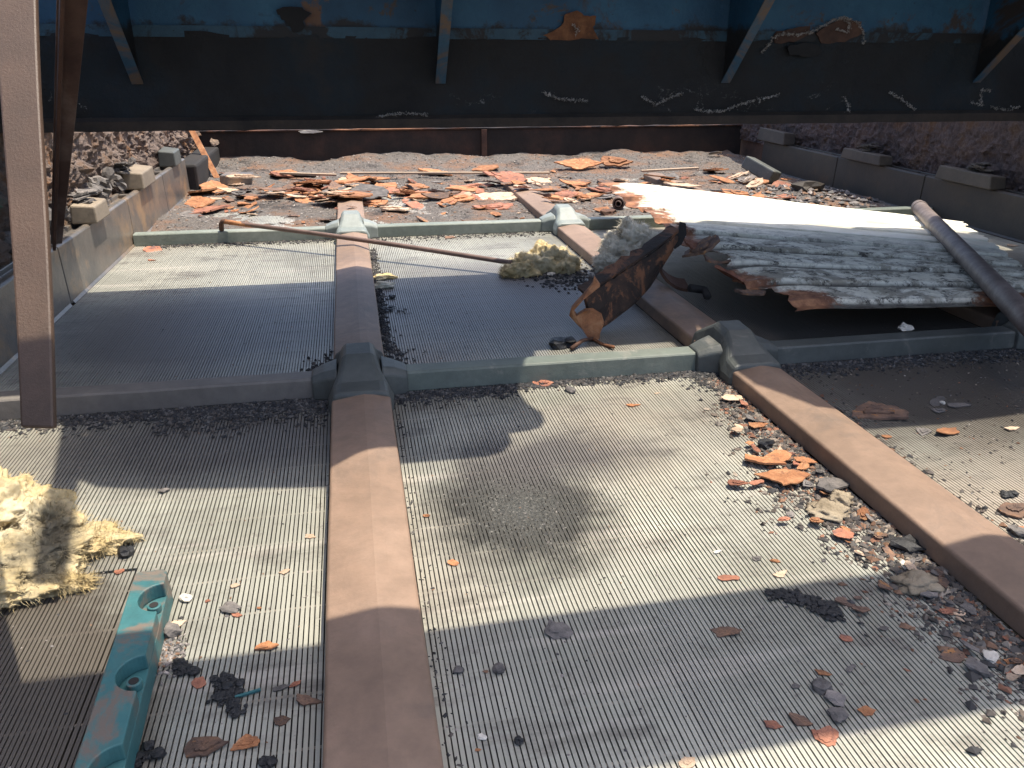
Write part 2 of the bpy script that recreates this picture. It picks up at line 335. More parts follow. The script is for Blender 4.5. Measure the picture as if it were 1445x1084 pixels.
def cross_bar(x0, x1, y, m, label, h=.034, d=.046):
    mb = MB(); prof = [(-d/2, .0005), (-d/2*.86, h*.90), (-d/2*.74, h), (d/2*.70, h), (d/2*.86, h*.9), (d/2, .0005)]; rings = []
    for k in range(13):
        x = x0+(x1-x0)*k/12; rings.append([(x, y+py+.001*fbm(x*4, y), pz*(1+.03*fbm(x*3, y*2))) for py, pz in prof])
    mb.loft(rings); o = mb.build('cross_bar', m, None, False, .0015); recentre(o, ((x0+x1)/2, y, 0))
    return tag(o, label, 'cross bar', 'low rubber cross bars between the lengthwise bars')
YC = [1.262, 2.475]
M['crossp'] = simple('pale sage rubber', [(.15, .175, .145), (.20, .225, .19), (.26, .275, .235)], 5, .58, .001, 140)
spans = [(-.630, -.048), (.032, .622), (.698, 1.28), (1.356, 1.98)]
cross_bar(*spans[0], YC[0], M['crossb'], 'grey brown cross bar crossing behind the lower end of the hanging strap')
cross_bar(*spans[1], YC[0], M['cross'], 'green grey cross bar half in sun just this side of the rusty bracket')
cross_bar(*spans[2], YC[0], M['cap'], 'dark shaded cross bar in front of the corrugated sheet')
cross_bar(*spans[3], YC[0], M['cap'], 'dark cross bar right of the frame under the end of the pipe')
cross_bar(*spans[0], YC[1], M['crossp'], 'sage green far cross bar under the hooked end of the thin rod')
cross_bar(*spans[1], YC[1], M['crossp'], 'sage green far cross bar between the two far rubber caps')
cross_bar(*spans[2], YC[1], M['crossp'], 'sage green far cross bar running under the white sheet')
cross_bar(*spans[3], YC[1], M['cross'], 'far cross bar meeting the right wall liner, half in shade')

M['cap_lit'] = simple('sunlit pale grey green rubber', [(.16, .185, .17), (.21, .235, .215), (.28, .29, .265)], 7, .5, .001, 140)  # lighter copy of the cap rubber, sunlight put into the far caps
def cap(x, y, label, left=True, right=True, m=None):
    m = m or M['cap']
    e = empty('junction_cap', (x, y, 0), label, 'rubber cap', 'rubber caps over the bar crossings')
    def ring(yy, wb, wt, h, z0=.0006): return [(x-wb, yy, z0), (x-wb, yy, h*.42), (x-wt, yy, h*.93), (x-wt*.7, yy, h), (x+wt*.7, yy, h), (x+wt, yy, h*.93), (x+wb, yy, h*.42), (x+wb, yy, z0)]
    mb = MB()
    mb.loft([ring(y-.098, .050, .043, .0385), ring(y-.066, .052, .042, .044), ring(y-.040, .044, .032, .060), ring(y-.016, .039, .028, .073), ring(y+.028, .038, .027, .076),
             ring(y+.055, .040, .029, .060), ring(y+.080, .048, .042, .043)])
    mb.build('hump', m, e, False, .005)
    for s, on in ((-1, left), (1, right)):
        if not on: continue
        l = MB(); xa, xb = x+s*.036, x+s*.078
        def r2(xx, w2, h): return [(xx, y-w2, .0008), (xx, y-w2*.9, h*.8), (xx, y-w2*.6, h), (xx, y+w2*.6, h), (xx, y+w2*.9, h*.8), (xx, y+w2, .0008)]
        l.loft([r2(xa, .043, .052), r2(x+s*.058, .034, .046), r2(xb, .028, .0375)]); l.build('lug', m, e, False, .003)
    return e
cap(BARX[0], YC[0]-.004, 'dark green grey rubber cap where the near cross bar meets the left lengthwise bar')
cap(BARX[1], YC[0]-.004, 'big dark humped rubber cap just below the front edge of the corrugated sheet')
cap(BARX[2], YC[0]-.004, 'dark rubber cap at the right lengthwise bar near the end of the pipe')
cap(BARX[0], YC[1], 'sunlit pale grey green cap on the far cross bar behind the thin rod', m=M['cap_lit'])
cap(BARX[1], YC[1], 'sunlit pale grey green cap on the far cross bar left of the white sheet', m=M['cap_lit'])
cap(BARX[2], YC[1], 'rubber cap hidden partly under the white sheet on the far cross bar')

# ------------------------------------------------------------------ side walls, liners
def rough_wall(x, y0, y1, z0, z1, inward, label, amp=.05, m=None, seed=0, crumble=1.0):
    mb = MB(); ny = int((y1-y0)/.008); nz = int((z1-z0)/.008); F = []; B = []
    for j in range(nz+1):
        for i in range(ny+1):
            y = y0+(y1-y0)*i/ny; z = z0+(z1-z0)*j/nz
            q = abs(fbm(y*6+seed, z*7, 3, 5))*.6+.5*max(0, fbm(y*34, z*36+seed, 9, 5)); k = fbm(y*70, z*70, seed, 3)*.9
            lowd = max(0, 1-(z-z0)/.22)*crumble
            d = amp*(q*(.45+lowd)+k*(.12+.28*lowd))
            F.append((x+inward*d, y, z))
    f = [(j*(ny+1)+i, j*(ny+1)+i+1, (j+1)*(ny+1)+i+1, (j+1)*(ny+1)+i) for j in range(nz) for i in range(ny)]
    mb.add(F, f)
    o = mb.build('wall_lining', m or M['wall']); 
    return tag(o, label, 'wall')
WT = .62
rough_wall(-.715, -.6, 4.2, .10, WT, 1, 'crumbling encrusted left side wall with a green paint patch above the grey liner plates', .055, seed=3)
rough_wall(2.065, -.6, 4.2, .10, WT, -1, 'shaded brown encrusted right side wall above the dark liner plates', .028, M['wall_shade'], seed=11)
for x, nm in ((-.735, 'left'), (2.085, 'right')):
    b = MB(); b.box((x-.012, -.7, -.6), (x+.012, 4.35, WT+.02)); o = b.build('side_plate', M['rustdark'])
    tag(o, 'rusty steel outer plate carrying the %s side wall' % nm, 'side plate')
def liner(side, y0, y1, m, label):
    s = 1 if side == 'l' else -1; x = -.632 if side == 'l' else 1.982; h = .133
    e = empty('liner_plate', (x, (y0+y1)/2, 0), label, 'liner plate', 'wall liner plates along the %s side' % ('left' if side == 'l' else 'right'))
    mb = MB(); prof = [(0, 0.001), (-.003, h*.97), (-.008, h), (-.018, h), (-.020, h-.012), (-.044, h-.012), (-.046, h), (-.056, h), (-.060, h-.004), (-.062, .001)]
    rings = []
    for k in range(9):
        y = y0+.0015+(y1-y0-.003)*k/8; rings.append([(x+s*px+.0012*fbm(y*4, pz*9), y, pz) for px, pz in prof])
    mb.loft(rings); mb.build('plate', m, e, False, .002)
    n = 3
    for k in range(n):
        t = MB(); y = y0+(y1-y0)*(k+.5)/n; t.box((x-s*.0205 if s > 0 else x+.0205, y-.010, h-.0118), (x-s*.0435 if s > 0 else x+.0435, y+.010, h-.002))
        t.build('spacer_web', m, e, False, .001)
    ft = MB(); 
    ft.loft([[(x+s*.0005, y0+.01, .0008), (x+s*.005, y0+.01, .0008), (x+s*.0005, y0+.01, .007)], [(x+s*.0005, y1-.01, .0008), (x+s*.005, y1-.01, .0008), (x+s*.0005, y1-.01, .007)]])
    ft.build('foot_bead', m, e)
ys = [-.3, .65, 1.262, 1.87, 2.485, 2.98, 3.42]
LL = ['liner plate left of the frame beside the wool tuft', 'liner plate hidden mostly behind the hanging strap', 'shaded blue grey liner plate beside the shaded left panel', 'sunlit bluish grey liner plate carrying the near tan wedge, left',
      'pale grey liner plate just beyond the far cross bar on the left', 'liner plate at the far left end under the dark broken corner']
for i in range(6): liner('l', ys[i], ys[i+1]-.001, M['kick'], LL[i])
ysr = [-.3, .65, 1.262, 1.87, 2.535, 3.08, 3.72]
LR = ['liner plate outside the frame on the right', 'dark liner plate right of the frame beside the pipe', 'dark liner plate behind the right end of the corrugated sheet', 'brown black liner plate behind the top of the leaning pipe',
      'dark liner plate left of the narrow joint, right wall', 'far brown liner plate by the fallen grey block, right wall']
for i in range(6): liner('r', ysr[i], ysr[i+1]-.001, M['kick_shade'], LR[i])

def rock_mesh(n=2, jag=.28, flat=1.0, seed=0):
    import bmesh
    bm = bmesh.new(); bmesh.ops.create_icosphere(bm, subdivisions=n, radius=1)
    for v in bm.verts:
        p = v.co.copy(); d = 1+jag*fbm(p.x*1.3+seed, p.y*1.3, p.z*1.3+seed*.7, 4)*1.4; v.co = Vector((p.x*d, p.y*d, p.z*d*flat))
    me = bpy.data.meshes.new('rock'); bm.to_mesh(me); bm.free(); return me
def flake_mesh(asp=.6, th=.05, curl=.2, seed=0, n=7, layers=1):
    r_ = random.Random(seed); mb = MB(); cor = []
    for k in range(n):
        a = 2*math.pi*(k+r_.uniform(-.38, .38))/n; rr = r_.uniform(.30, .54); cor.append((rr*math.cos(a), rr*math.sin(a)*asp))
    cu, cv = r_.uniform(-.3, 1)*curl, r_.uniform(-1, 1)*curl
    for ly in range(layers):
        ox, oy, sh = (r_.uniform(-.16, .16), r_.uniform(-.08, .08), r_.uniform(.45, .7)) if ly else (0, 0, 1); out = []
        for k in range(n):
            (ax, ay), (bx, by) = cor[k], cor[(k+1) % n]
            for t in (0, .25, .5, .75):
                j = 0 if t == 0 else .030; out.append((ox+sh*(ax+(bx-ax)*t)+r_.uniform(-j, j), oy+sh*(ay+(by-ay)*t)+r_.uniform(-j, j)*.8))
        m_ = len(out); zb = th*ly*1.05
        def zc(x, y): return cu*x*x*1.6+cv*x*y*1.5
        rings = []
        for sc_, dz_ in ((1, 0), (.985, th), (.6, th), (.25, th)):
            rings.append([(ox+(x-ox)*sc_, oy+(y-oy)*sc_, zb+dz_+zc(x*sc_, y*sc_)+(r_.uniform(-.22, .22)*th if dz_ else 0)) for x, y in out])
        v = [p for q in rings for p in q]+[(ox, oy, zb+th), (ox, oy, zb)]; f = []
        for k in range(m_):
            j = (k+1) % m_
            for q in range(3): f.append((q*m_+k, q*m_+j, (q+1)*m_+j, (q+1)*m_+k))
            f.append((3*m_+k, 3*m_+j, 4*m_)); f.append((j, k, 4*m_+1))
        mb.add(v, f)
    me = bpy.data.meshes.new('flake'); me.from_pydata(mb.v, [], mb.f); me.update(); return me
FL = [flake_mesh(random.uniform(.42, .85), random.uniform(.035, .07), random.uniform(-.2, .4), s, random.randint(5, 9), random.choice((1, 1, 1, 2))) for s in range(30)]
RK = [rock_mesh(2, random.uniform(.25, .5), random.uniform(.5, .85), s*3.7) for s in range(10)]
MC = {}
def inst(src, name, m, loc, size, rot, label, cat, group=None):
    key = (src.name, m.name); me = MC.get(key)
    if me is None: me = src.copy(); me.materials.clear(); me.materials.append(m); MC[key] = me
    o = bpy.data.objects.new(name, me); sc.collection.objects.link(o); o.location = loc
    o.scale = (size,)*3 if isinstance(size, float) else size; o.rotation_euler = rot
    return tag(o, label, cat, group)
def flake(x, y, z, size, kind, label, rot=None, tilt=.12, group=None, name='rust_flake', cat='rust flake', thick=1.0):
    return inst(random.choice(FL), name, M[kind], (x, y, z), (size, size, size*thick), (rng(-tilt, tilt), rng(-tilt, tilt), rng(0, 6.28) if rot is None else rot), label, cat, group)

# wedges on the liners
def wedge(x, y, m, label, side, ln=.062, h=.034, rubble=True, dz=.1335):
    s = 1 if side == 'l' else -1
    e = empty('wedge_block', (x, y, dz), label, 'wedge block', 'rubber wedges on top of the wall liners')
    mb = MB(); w2 = .030
    mb.loft([[(x-w2, y-ln, dz), (x+w2, y-ln, dz), (x+w2*.93, y-ln*.94, dz+h*.9), (x-w2*.93, y-ln*.94, dz+h)], [(x-w2, y+ln, dz), (x+w2, y+ln, dz), (x+w2*.93, y+ln*.9, dz+h*.95), (x-w2*.93, y+ln*.9, dz+h*1.1)]])
    mb.build('block', m, e, False, .004)
    return e
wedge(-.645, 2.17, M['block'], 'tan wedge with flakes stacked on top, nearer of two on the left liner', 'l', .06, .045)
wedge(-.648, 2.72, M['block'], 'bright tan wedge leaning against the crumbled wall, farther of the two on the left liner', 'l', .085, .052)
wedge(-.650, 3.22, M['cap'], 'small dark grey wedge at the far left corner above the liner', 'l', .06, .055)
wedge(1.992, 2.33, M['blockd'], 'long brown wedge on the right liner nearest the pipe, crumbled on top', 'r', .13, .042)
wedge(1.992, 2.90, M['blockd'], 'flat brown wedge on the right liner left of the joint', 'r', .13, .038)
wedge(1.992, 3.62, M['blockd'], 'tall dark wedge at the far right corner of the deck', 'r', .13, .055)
for (x, y, n, kk) in ((-.660, 2.17, 7, 'grey'), (-.67, 2.66, 8, 'grey'), (2.005, 2.32, 7, 'blockd'), (2.005, 2.9, 6, 'blockd')):
    for k in range(n):
        flake(x+rng(-.012, .012), y+rng(-.03, .03), .176+(.006 if 2.5 < y < 2.8 else 0)+.004*k, rng(.05, .085), kk, 'flat scale flake stacked on a wedge at the %s wall' % ('left' if x < 0 else 'right'), group='scale flakes stacked on the wedges', name='scale_flake', cat='scale flake', tilt=.2)
for k in range(26):     # rubble fallen behind the left liner
    y = rng(1.7, 2.9); inst(random.choice(RK), 'rubble_stone', M['grey'], (-.690+rng(-.01, .02), y, .14+rng(0, .06)), rng(.010, .026), (rng(0, 3), rng(0, 3), rng(0, 3)), 'lump of crumbled lining lying behind the left liner plates', 'stone', 'rubble behind the left liner')

# ------------------------------------------------------------------ far end wall
e = empty('end_wall', (.7, 4.12, 0), 'low dark rusty end plate across the far side of the deck', 'end wall')
b = MB(); pts = []
n = 60
b.loft([[(-.70+2.76*k/n, 4.105+.004*fbm(k*.3, 1), -.05), (-.70+2.76*k/n, 4.105+.004*fbm(k*.3, 4), .168+.0025*fbm(k*.4, 2)), (-.70+2.76*k/n, 4.125, .168), (-.70+2.76*k/n, 4.125, -.05)] for k in range(n+1)])
b.build('web_plate', simple('dark rust plate', [(.012, .009, .008), (.026, .017, .013), (.06, .03, .02)], 5, .85, .004, 50), e)  # near black rust tones on the end plate
b = MB(); b.loft([[(-.70+2.76*k/n, 4.098, .1685), (-.70+2.76*k/n, 4.098, .1745+.002*fbm(k*.5, 7)), (-.70+2.76*k/n, 4.26, .1745), (-.70+2.76*k/n, 4.26, .1685)] for k in range(n+1)])
b.build('top_flange', simple('rusty flange', [(.02, .012, .01), (.10, .04, .02), (.36, .16, .07)], 4, .9, .003, 40, patch=(.02, .014, .012, 1), patch_scale=2.2, pa=.46, pb=.50), e)
b = MB(); b.box((.655, 4.090, -.02), (.682, 4.1035, .166)); b.build('stiffener', M['rustdark'], e)
inst(FL[3], 'rust_flake', M['tan'], atY(302, 201, 4.085), .055, (1.4, .2, .3), 'pale tan flake stuck on the dark end plate near its left end', 'rust flake')
inst(FL[7], 'scale_flake', M['pale'], atY(440, 186, 4.09), (.16, .03, .03), (1.5, 0, 0), 'pale powdery patch of scale high on the dark end plate', 'scale flake')
# black corner post at the far left
b = MB(); b.box((-.69, 3.44, -.02), (-.60, 4.09, .105)); o = b.build('corner_block', M['dark'], None, False, .01); recentre(o, (-.645, 3.76, 0)); tag(o, 'black corner block at the far left end of the deck', 'corner block')

# ------------------------------------------------------------------ blue cross member with gussets
YB = 1.88
e = empty('cross_member', (.67, YB, .37), 'big blue and black rusted cross member spanning the top of the view', 'beam')
def web(z0, z1, yb, m, name, bumps=.004, dz=0):
    mb = MB(); nx, nz = 260, max(3, int((z1-z0)/.012)); V = []
    for j in range(nz+1):
        for i in range(nx+1):
            x = -.705+2.76*i/nx; z = z0+(z1-z0)*j/nz
            V.append((x, yb-bumps*(fbm(x*9, z*9, 2, 5)*.8+.4), z+((.012*fbm(x*5, 3, 1, 5)-.003) if j == nz and dz else 0)))
    mb.add(V, [(j*(nx+1)+i, j*(nx+1)+i+1, (j+1)*(nx+1)+i+1, (j+1)*(nx+1)+i) for j in range(nz) for i in range(nx)])
    mb.add([(-.705, yb+.014, z0), (2.055, yb+.014, z0), (2.055, yb+.014, z1), (-.705, yb+.014, z1)], [(0, 1, 2, 3)])
    return mb.build(name, m, e, True)
web(.548, 1.02, YB, M['blue'], 'painted_web', .003)
web(.395, .560, YB-.004, M['soot'], 'blackened_web', .010, 1)
b = MB(); n = 90
b.loft([[(-.705+2.76*k/n, YB-.030+.002*fbm(k*.6, 1), .3705+.0016*fbm(k*.9, 5)), (-.705+2.76*k/n, YB-.031, .390), (-.705+2.76*k/n, YB-.012, .3965), (-.705+2.76*k/n, YB+.10, .3955), (-.705+2.76*k/n, YB+.10, .3715)] for k in range(n+1)])
b.build('bottom_flange', M['lip'], e)
b = MB(); b.box((-.705, YB-.0085, .552), (2.055, YB-.0035, .574)); b.build('weld_strip', simple('pale blue strip', [(.02, .06, .09), (.045, .10, .135)], 12, .6, .003, 60, patch=(.018, .015, .013, 1), patch_scale=8, pa=.46, pb=.53), e)
for i, gx in enumerate((-.416, .208, .879, 1.552)):
    th = .006; z_at = .470; hyp = lambda t: (YB-.012-t*.50, z_at+t*.49)
    g = MB(); y1, z1 = hyp(1)
    g.prism([(YB-.0135, z_at), (y1, z1), (y1, z1+.02), (YB-.0065, z1+.02)], gx-th, gx+th, lambda a, c, t: (t, a, c))
    gg = g.build('gusset', M['blue'], e)
    f = MB(); hw = .011
    f.prism([(YB-.0155, z_at-.004), (y1-.003, z1-.004), (y1-.0045, z1+.001), (YB-.017, z_at+.001)], gx-hw, gx+hw, lambda a, c, t: (t, a-.001, c-.004))
    f.build('edge_flange', simple('edge lit scuffed flange %d' % i, [(.03, .08, .13), (.06, .13, .19), (.12, .115, .11)], 9, .55, .002, 80, patch=(.18, .12, .08, 1), patch_scale=7, pa=.50, pb=.58), e)  # brighter tones put the light on the gusset edge into the colour
def web_patch(outline, m, name, y=YB-.012, th=.004, lab=None):
    P = []
    for k in range(len(outline)):
        a, c = Vector(outline[k]), Vector(outline[(k+1) % len(outline)])
        for t in (0, .33, .66): q = a.lerp(c, t); P.append((q.x+rng(-2.5, 2.5), q.y+rng(-2, 2)))
    pts = [atY(px, py, y) for px, py in P]; mb = MB()
    mb.loft([[(p.x, y, p.z) for p in pts], [(p.x, y-th, p.z) for p in pts]]); return mb.build(name, m, e)
web_patch([(390, 14), (405, 10), (425, 12), (440, 18), (430, 28), (428, 42), (418, 47), (408, 36), (396, 28)], M['dark'], 'rust_hole', YB-.009)
web_patch([(768, 50), (790, 36), (800, 20), (815, 16), (828, 24), (842, 22), (838, 40), (845, 55), (780, 58)], M['rustscab'], 'rust_scab', YB-.008)
web_patch([(1092, 48), (1110, 40), (1140, 38), (1150, 48), (1120, 58), (1095, 62)], M['rustdark'], 'rust_scab', YB-.009)
web_patch([(1150, 46), (1170, 32), (1192, 26), (1214, 32), (1218, 48), (1190, 58), (1160, 62)], M['rustdark'], 'rust_scab', YB-.010)
web_patch([(1110, 66), (1130, 60), (1155, 66), (1160, 74), (1140, 82), (1115, 78)], M['dark'], 'rust_hole', YB-.017)
for line in ([(1075, 74), (1085, 64), (1090, 54), (1105, 47), (1125, 49), (1145, 45), (1160, 38), (1178, 28), (1192, 25), (1210, 32), (1218, 44), (1219, 62)], [(1185, 25), (1200, 34), (1196, 46), (1180, 40)], [(980, 155), (1000, 158), (1020, 157), (1048, 146), (1100, 134)],
             [(1370, 145), (1385, 148), (1384, 128), (1400, 127)], [(1190, 136), (1198, 148), (1196, 158)], [(905, 136), (925, 148), (945, 138), (962, 132)], [(500, 178), (530, 168), (550, 161), (600, 161), (612, 176)], [(765, 130), (790, 140), (830, 143)], [(1255, 130), (1275, 142), (1292, 156)], [(1398, 150), (1420, 156), (1440, 150)], [(808, 34), (815, 42), (812, 50)]):
    cr = MB()
    for (a, c) in zip(line[:-1], line[1:]):
        for _ in range(int(12+math.hypot(a[0]-c[0], a[1]-c[1])*4.5)):
            t = random.random(); px = a[0]+(c[0]-a[0])*t+random.gauss(0, 1.1)*(1+1.2*noise.noise(Vector((px_ := a[0]*.13+t*3, a[1], 0)))); py = a[1]+(c[1]-a[1])*t+random.gauss(0, 1.0)*(1.2+1.5*noise.noise(Vector((a[0]*.2+t*4, a[1], 3))))
            zz = atY(px, py, YB-.02); s = rng(.0004, .0015) if random.random() < .9 else rng(.002, .0036); d = [Vector((rng(-1, 1), rng(-1, 1)*.6, rng(-1, 1))).normalized()*s*rng(.6, 1.3) for _ in range(5)]
            cr.add([zz+q for q in d]+[zz+Vector((0, -s, 0))], [(0, 1, 5), (1, 2, 5), (2, 3, 5), (3, 4, 5), (4, 0, 5)])
    cr.build('lime_crust', M['lime'], e)

# unseen overhead plates added to cast the shadows, outlines projected towards the sun
ZU = 1.00; SH = ZU*SUN.x/SUN.z; SHY = ZU*SUN.y/SUN.z
def upper(outline, label, z=ZU):
    mb = MB(); sx, sy = z*SUN.x/SUN.z, z*SUN.y/SUN.z
    mb.prism([(x+sx, y+sy) for x, y in outline], z, z+.012, lambda a, c, t: (a, c, t)); o = mb.build('shadow_plate', M['blue'])
    recentre(o, (outline[0][0]+sx, outline[0][1]+sy, z)); tag(o, label, 'deck plate')
gp = lambda *q: [tuple(at(*p)[:2]) for p in q]
left = gp((125, 612), (105, 640), (106, 660), (118, 678), (140, 687), (200, 690), (460, 688)) + [(-.03, .962)] + gp((560, 655), (650, 648), (690, 644), (712, 637), (722, 625), (719, 612), (745, 608), (762, 604), (769, 595), (765, 583), (745, 570), (732, 552), (732, 535), (752, 518), (755, 497))
left += [(.326, 1.455), (-.95, 1.455), (-.95, 1.25)] + gp((60, 585))
upper(left, 'unseen blue plate added overhead on the left, cut to shape its shadow')
upper([(.325, 1.395), (.648, 1.395), (.648, 1.455), (.325, 1.455)], 'narrow unseen plate strip added overhead to cast shade')
right = [(.648, 1.455)] + gp((983, 488), (1000, 520)) + [(.62, 1.10), (.66, .985)] + gp((1190, 600), (1224, 606), (1330, 599), (1445, 584)) + [(2.1, .95), (2.1, 1.455)]
upper(right, 'unseen blue plate added overhead on the right, cut to its shadow outline')
upper([(-.95, 1.4555), (2.1, 1.4555), (2.1, 1.90), (-.36, 1.90), (-.38, 1.985), (-.95, 1.985)] if False else [(-.95, 1.4555), (2.1, 1.4555), (2.1, 1.885), (-.337, 1.90), (-.345, 1.99) if False else (-.34, 1.885), (-.95, 1.885)], 'long unseen blue plate of the upper deck above the cross member, sized to its shadow')
e = empty('upper_beam', (.7, .54, 1.1), 'deep steel beam overhead just in front of the camera', 'beam')
b = MB(); s2, t2 = .95*SUN.x/SUN.z, .95*SUN.y/SUN.z
b.box((-1.0, .440+t2, .95), (2.6, .637+t2, .965)); b.build('bottom_flange', M['blue'], e)
b = MB(); b.box((-1.0, .53+t2, .9655), (2.6, .548+t2, 1.25)); b.build('web', M['blue'], e)

# ------------------------------------------------------------------ hanging strap and angle iron at the left
e = None
def slab(c0, c1, th, nrm, n=20, sag=0):
    mb = MB(); rings = []; nrm = Vector(nrm).normalized()*th
    for k in range(n+1):
        t = k/n; a = Vector(c0[0]).lerp(Vector(c1[0]), t); c = Vector(c0[1]).lerp(Vector(c1[1]), t); q = Vector((.0012*math.sin(t*7), 0, 0))
        rings.append([a+q, c+q, c+q+nrm, a+q+nrm])
    mb.loft(rings); return mb
bl, br = atY(28, 603, .600), atY(76, 604, .597); tl, tr = atY(-14, -120, .93), atY(47, -120, .925)
o = slab((bl, br), (tl, tr), .008, (0, .85, -.5)).build('hanging_strap', M['strap'], None, False, .002)
recentre(o, bl); tag(o, 'wide flat brown steel strap hanging down the left edge close to the camera', 'strap')
b = MB(); zz = 1.0; sx = zz*SUN.x/SUN.z; sy = zz*SUN.y/SUN.z  # unseen strut added overhead to cast the strip of shadow by the strap
b.prism([(-.470+sx, 1.25+sy), (-.440+sx, 1.25+sy), (-.330+sx, .76+sy), (-.360+sx, .76+sy)], zz-.02, zz-.008, lambda a, c, t: (a, c, t))
o = b.build('shadow_strut', M['strap']); recentre(o, (-.4+sx, 1+sy, zz)); tag(o, 'narrow unseen brown strut added overhead at the left to cast its shadow', 'strut')
e = empty('angle_iron', (-.62, 2.0, .1), 'rusty red brown angle iron slanting down behind the hanging strap', 'angle iron')
a0, a1 = atX(74, 345, -.612), atY(84, -40, 1.35)
d = (a1-a0)
u = Vector((1, .15, 0)).normalized(); v = d.cross(u).normalized()
for nm, q, wd in (('leg_plate', u, .040), ('leg_plate', -v, .036)):
    mb = MB(); th = .006; oth = v if q is u else u
    mb.loft([[a0-q*.003, a0+q*wd*.45, a0+q*wd*.45+oth*th, a0-q*.003+oth*th], [a1-q*.003, a1+q*wd, a1+q*wd+oth*th, a1-q*.003+oth*th]]); mb.build(nm, M['angle'] if q is u else M['rustdark'], e, False, .001)

# ------------------------------------------------------------------ teal strip with bolt recesses
e = empty('bolt_strip', (-.24, .66, 0), 'teal painted strip with round bolt recesses lying at the lower left', 'clamp strip')
x0, x1, yA, yB, hh = -.2425, -.2115, .34, .733, .040
cy_list = [.686, .582, .482, .38]; R = .0215; SK = lambda x, y, z: (x+(.733-y)*.045, y, z)
import bmesh
xs = x0; mb = MB(); ns = 18
# top face outline with half-round bites open on the right edge
P = [(x0, yA), (x1, yA)]
for cyy in sorted(cy_list):
    if cyy-R < yA: continue
    for k in range(ns+1):
        a = -math.pi/2-math.pi*k/ns; P.append((x1+R*math.cos(a)*.95, cyy-0+R*math.sin(a)))
P += [(x1, yB-.004), (x1-.004, yB), (x0+.004, yB), (x0, yB-.004)]
mb.prism(P, .024, hh, lambda a, c, t: SK(a, c, t)); mb.build('upper_body', M['teal'], e, False, .0012)
mb = MB(); mb.prism([(x0, yA), (x1, yA), (x1, yB-.001), (x0, yB-.001)], .001, .0238, SK); mb.build('lower_body', M['teal'], e, False, .001)
for cyy in cy_list:
    mb = MB(); n = 20; mb.loft([[SK(x1-.0075+.0066*math.cos(2*math.pi*k/n), cyy+.0066*math.sin(2*math.pi*k/n), z) for k in range(n)] for z in (.0239, .031)]); mb.build('bolt_boss', M['teal'], e, False, .001)
    mb = MB(); mb.loft([[SK(x1-.0075+.0042*math.cos(2*math.pi*k/n), cyy+.0042*math.sin(2*math.pi*k/n), z) for k in range(n)] for z in (.0311, .0316)]); mb.build('bolt_hole', M['dark'], e)

# ------------------------------------------------------------------ corrugated sheets
A, B_, C_, D_ = at(832, 253, .15), at(1372, 317, .045), at(1520, 432, .055), at(1100, 437, .080)
def sheet(v0, v1, lift, seed, label, curl=.05, jag=.03):
    mb = MB(); nu, nv = 190, int(230*(v1-v0)); N = 9; V = []; UV = []; keep = []
    def prof(t):
        t = t % 1; return max(0, min(1, t/.16, (.86-t)/.055))
    for j in range(nv+1):
        v = v0+(v1-v0)*j/nv; stp = math.floor(v*N)
        uL = .012+jag*(.5+1.0*fbm(v*9+seed, 2, 1)+.25*fbm(v*60, seed, 2)); uR = 1-.05*(noise.noise(Vector((stp*3.1, seed, 1)))*.5+.5)-.015*abs(fbm(v*40, seed+5, 2))
        for i in range(nu+1):
            u = uL+(uR-uL)*(i/nu)**1.05
            a = A.lerp(B_, u); c = D_.lerp(C_, u); p = a.lerp(c, v)
            z = .0095*prof(v*N)+lift+.0025*fbm(u*2.5, v*1.5, seed)+.0004*fbm(u*26, v*40, seed)
            if u < .16: z += -curl*((.16-u)/.16)**2*(.6+.8*fbm(v*9, 1, seed)) 
            V.append((p.x, p.y, p.z+z)); UV.append((u, v))
    f = [(j*(nu+1)+i, j*(nu+1)+i+1, (j+1)*(nu+1)+i+1, (j+1)*(nu+1)+i) for j in range(nv) for i in range(nu)]
    mb.add(V, f); o = mb.build('corrugated_sheet', M['sheet']); me = o.data; uvl = me.uv_layers.new(name='UVMap')
    for lp in me.loops: uvl.data[lp.index].uv = UV[lp.vertex_index]
    so_ = o.modifiers.new('thick', 'SOLIDIFY'); so_.thickness = .0014; so_.offset = 0
    c = A.lerp(C_, .5); recentre(o, c); return tag(o, label, 'corrugated sheet', 'white corrugated sheets')
sheet(0, .50, -.002, 3, 'bright white corrugated sheet in full sun, the far one of the two overlapping', .02, .02)
sheet(.46, 1.0, .002, 9, 'weathered grey white corrugated sheet with rusty torn edge, nearest the camera', .022, .045)

# ------------------------------------------------------------------ pipe, rod, bracket, roll
p0, p1 = at(1296, 292, .085), at(1475, 478, .095)
e = empty('steel_pipe', p0, 'stout grey brown pipe leaning across the right end of the corrugated sheets', 'pipe')
mb = MB(); mb.tube([p0.lerp(p1, k/12) for k in range(13)], .0215, 24); mb.build('tube', M['pipe'], e, True)
mb = MB(); dd = (p1-p0).normalized(); mb.tube([p0-dd*.0008, p0-dd*.0004], .015, 20); mb.build('bore', M['dark'], e)
mb = MB(); q0 = p0.lerp(p1, .02); mb.tube([q0, q0+dd*.012], .0235, 24); mb.build('collar', M['pipe'], e, False, .001)
r0, r1 = at(316, 313, .062), at(722, 371, .032)
e = empty('thin_rod', r0, 'long thin rusty rod with a hooked orange end lying over the left bar', 'rod')
mb = MB(); mb.tube([r0.lerp(r1, k/20)+Vector((0, 0, .004*math.sin(math.pi*k/20))) for k in range(21)], .0066, 12); mb.build('shaft', M['rodm'], e, True)
mb = MB(); mb.tube([r0+Vector((.006, -.003, .002)), r0+Vector((-.004, 0, .001)), r0+Vector((-.009, .002, -.008)), r0+Vector((-.010, .003, -.026))], .0072, 12); mb.build('hook', M['rustdark'], e, True)
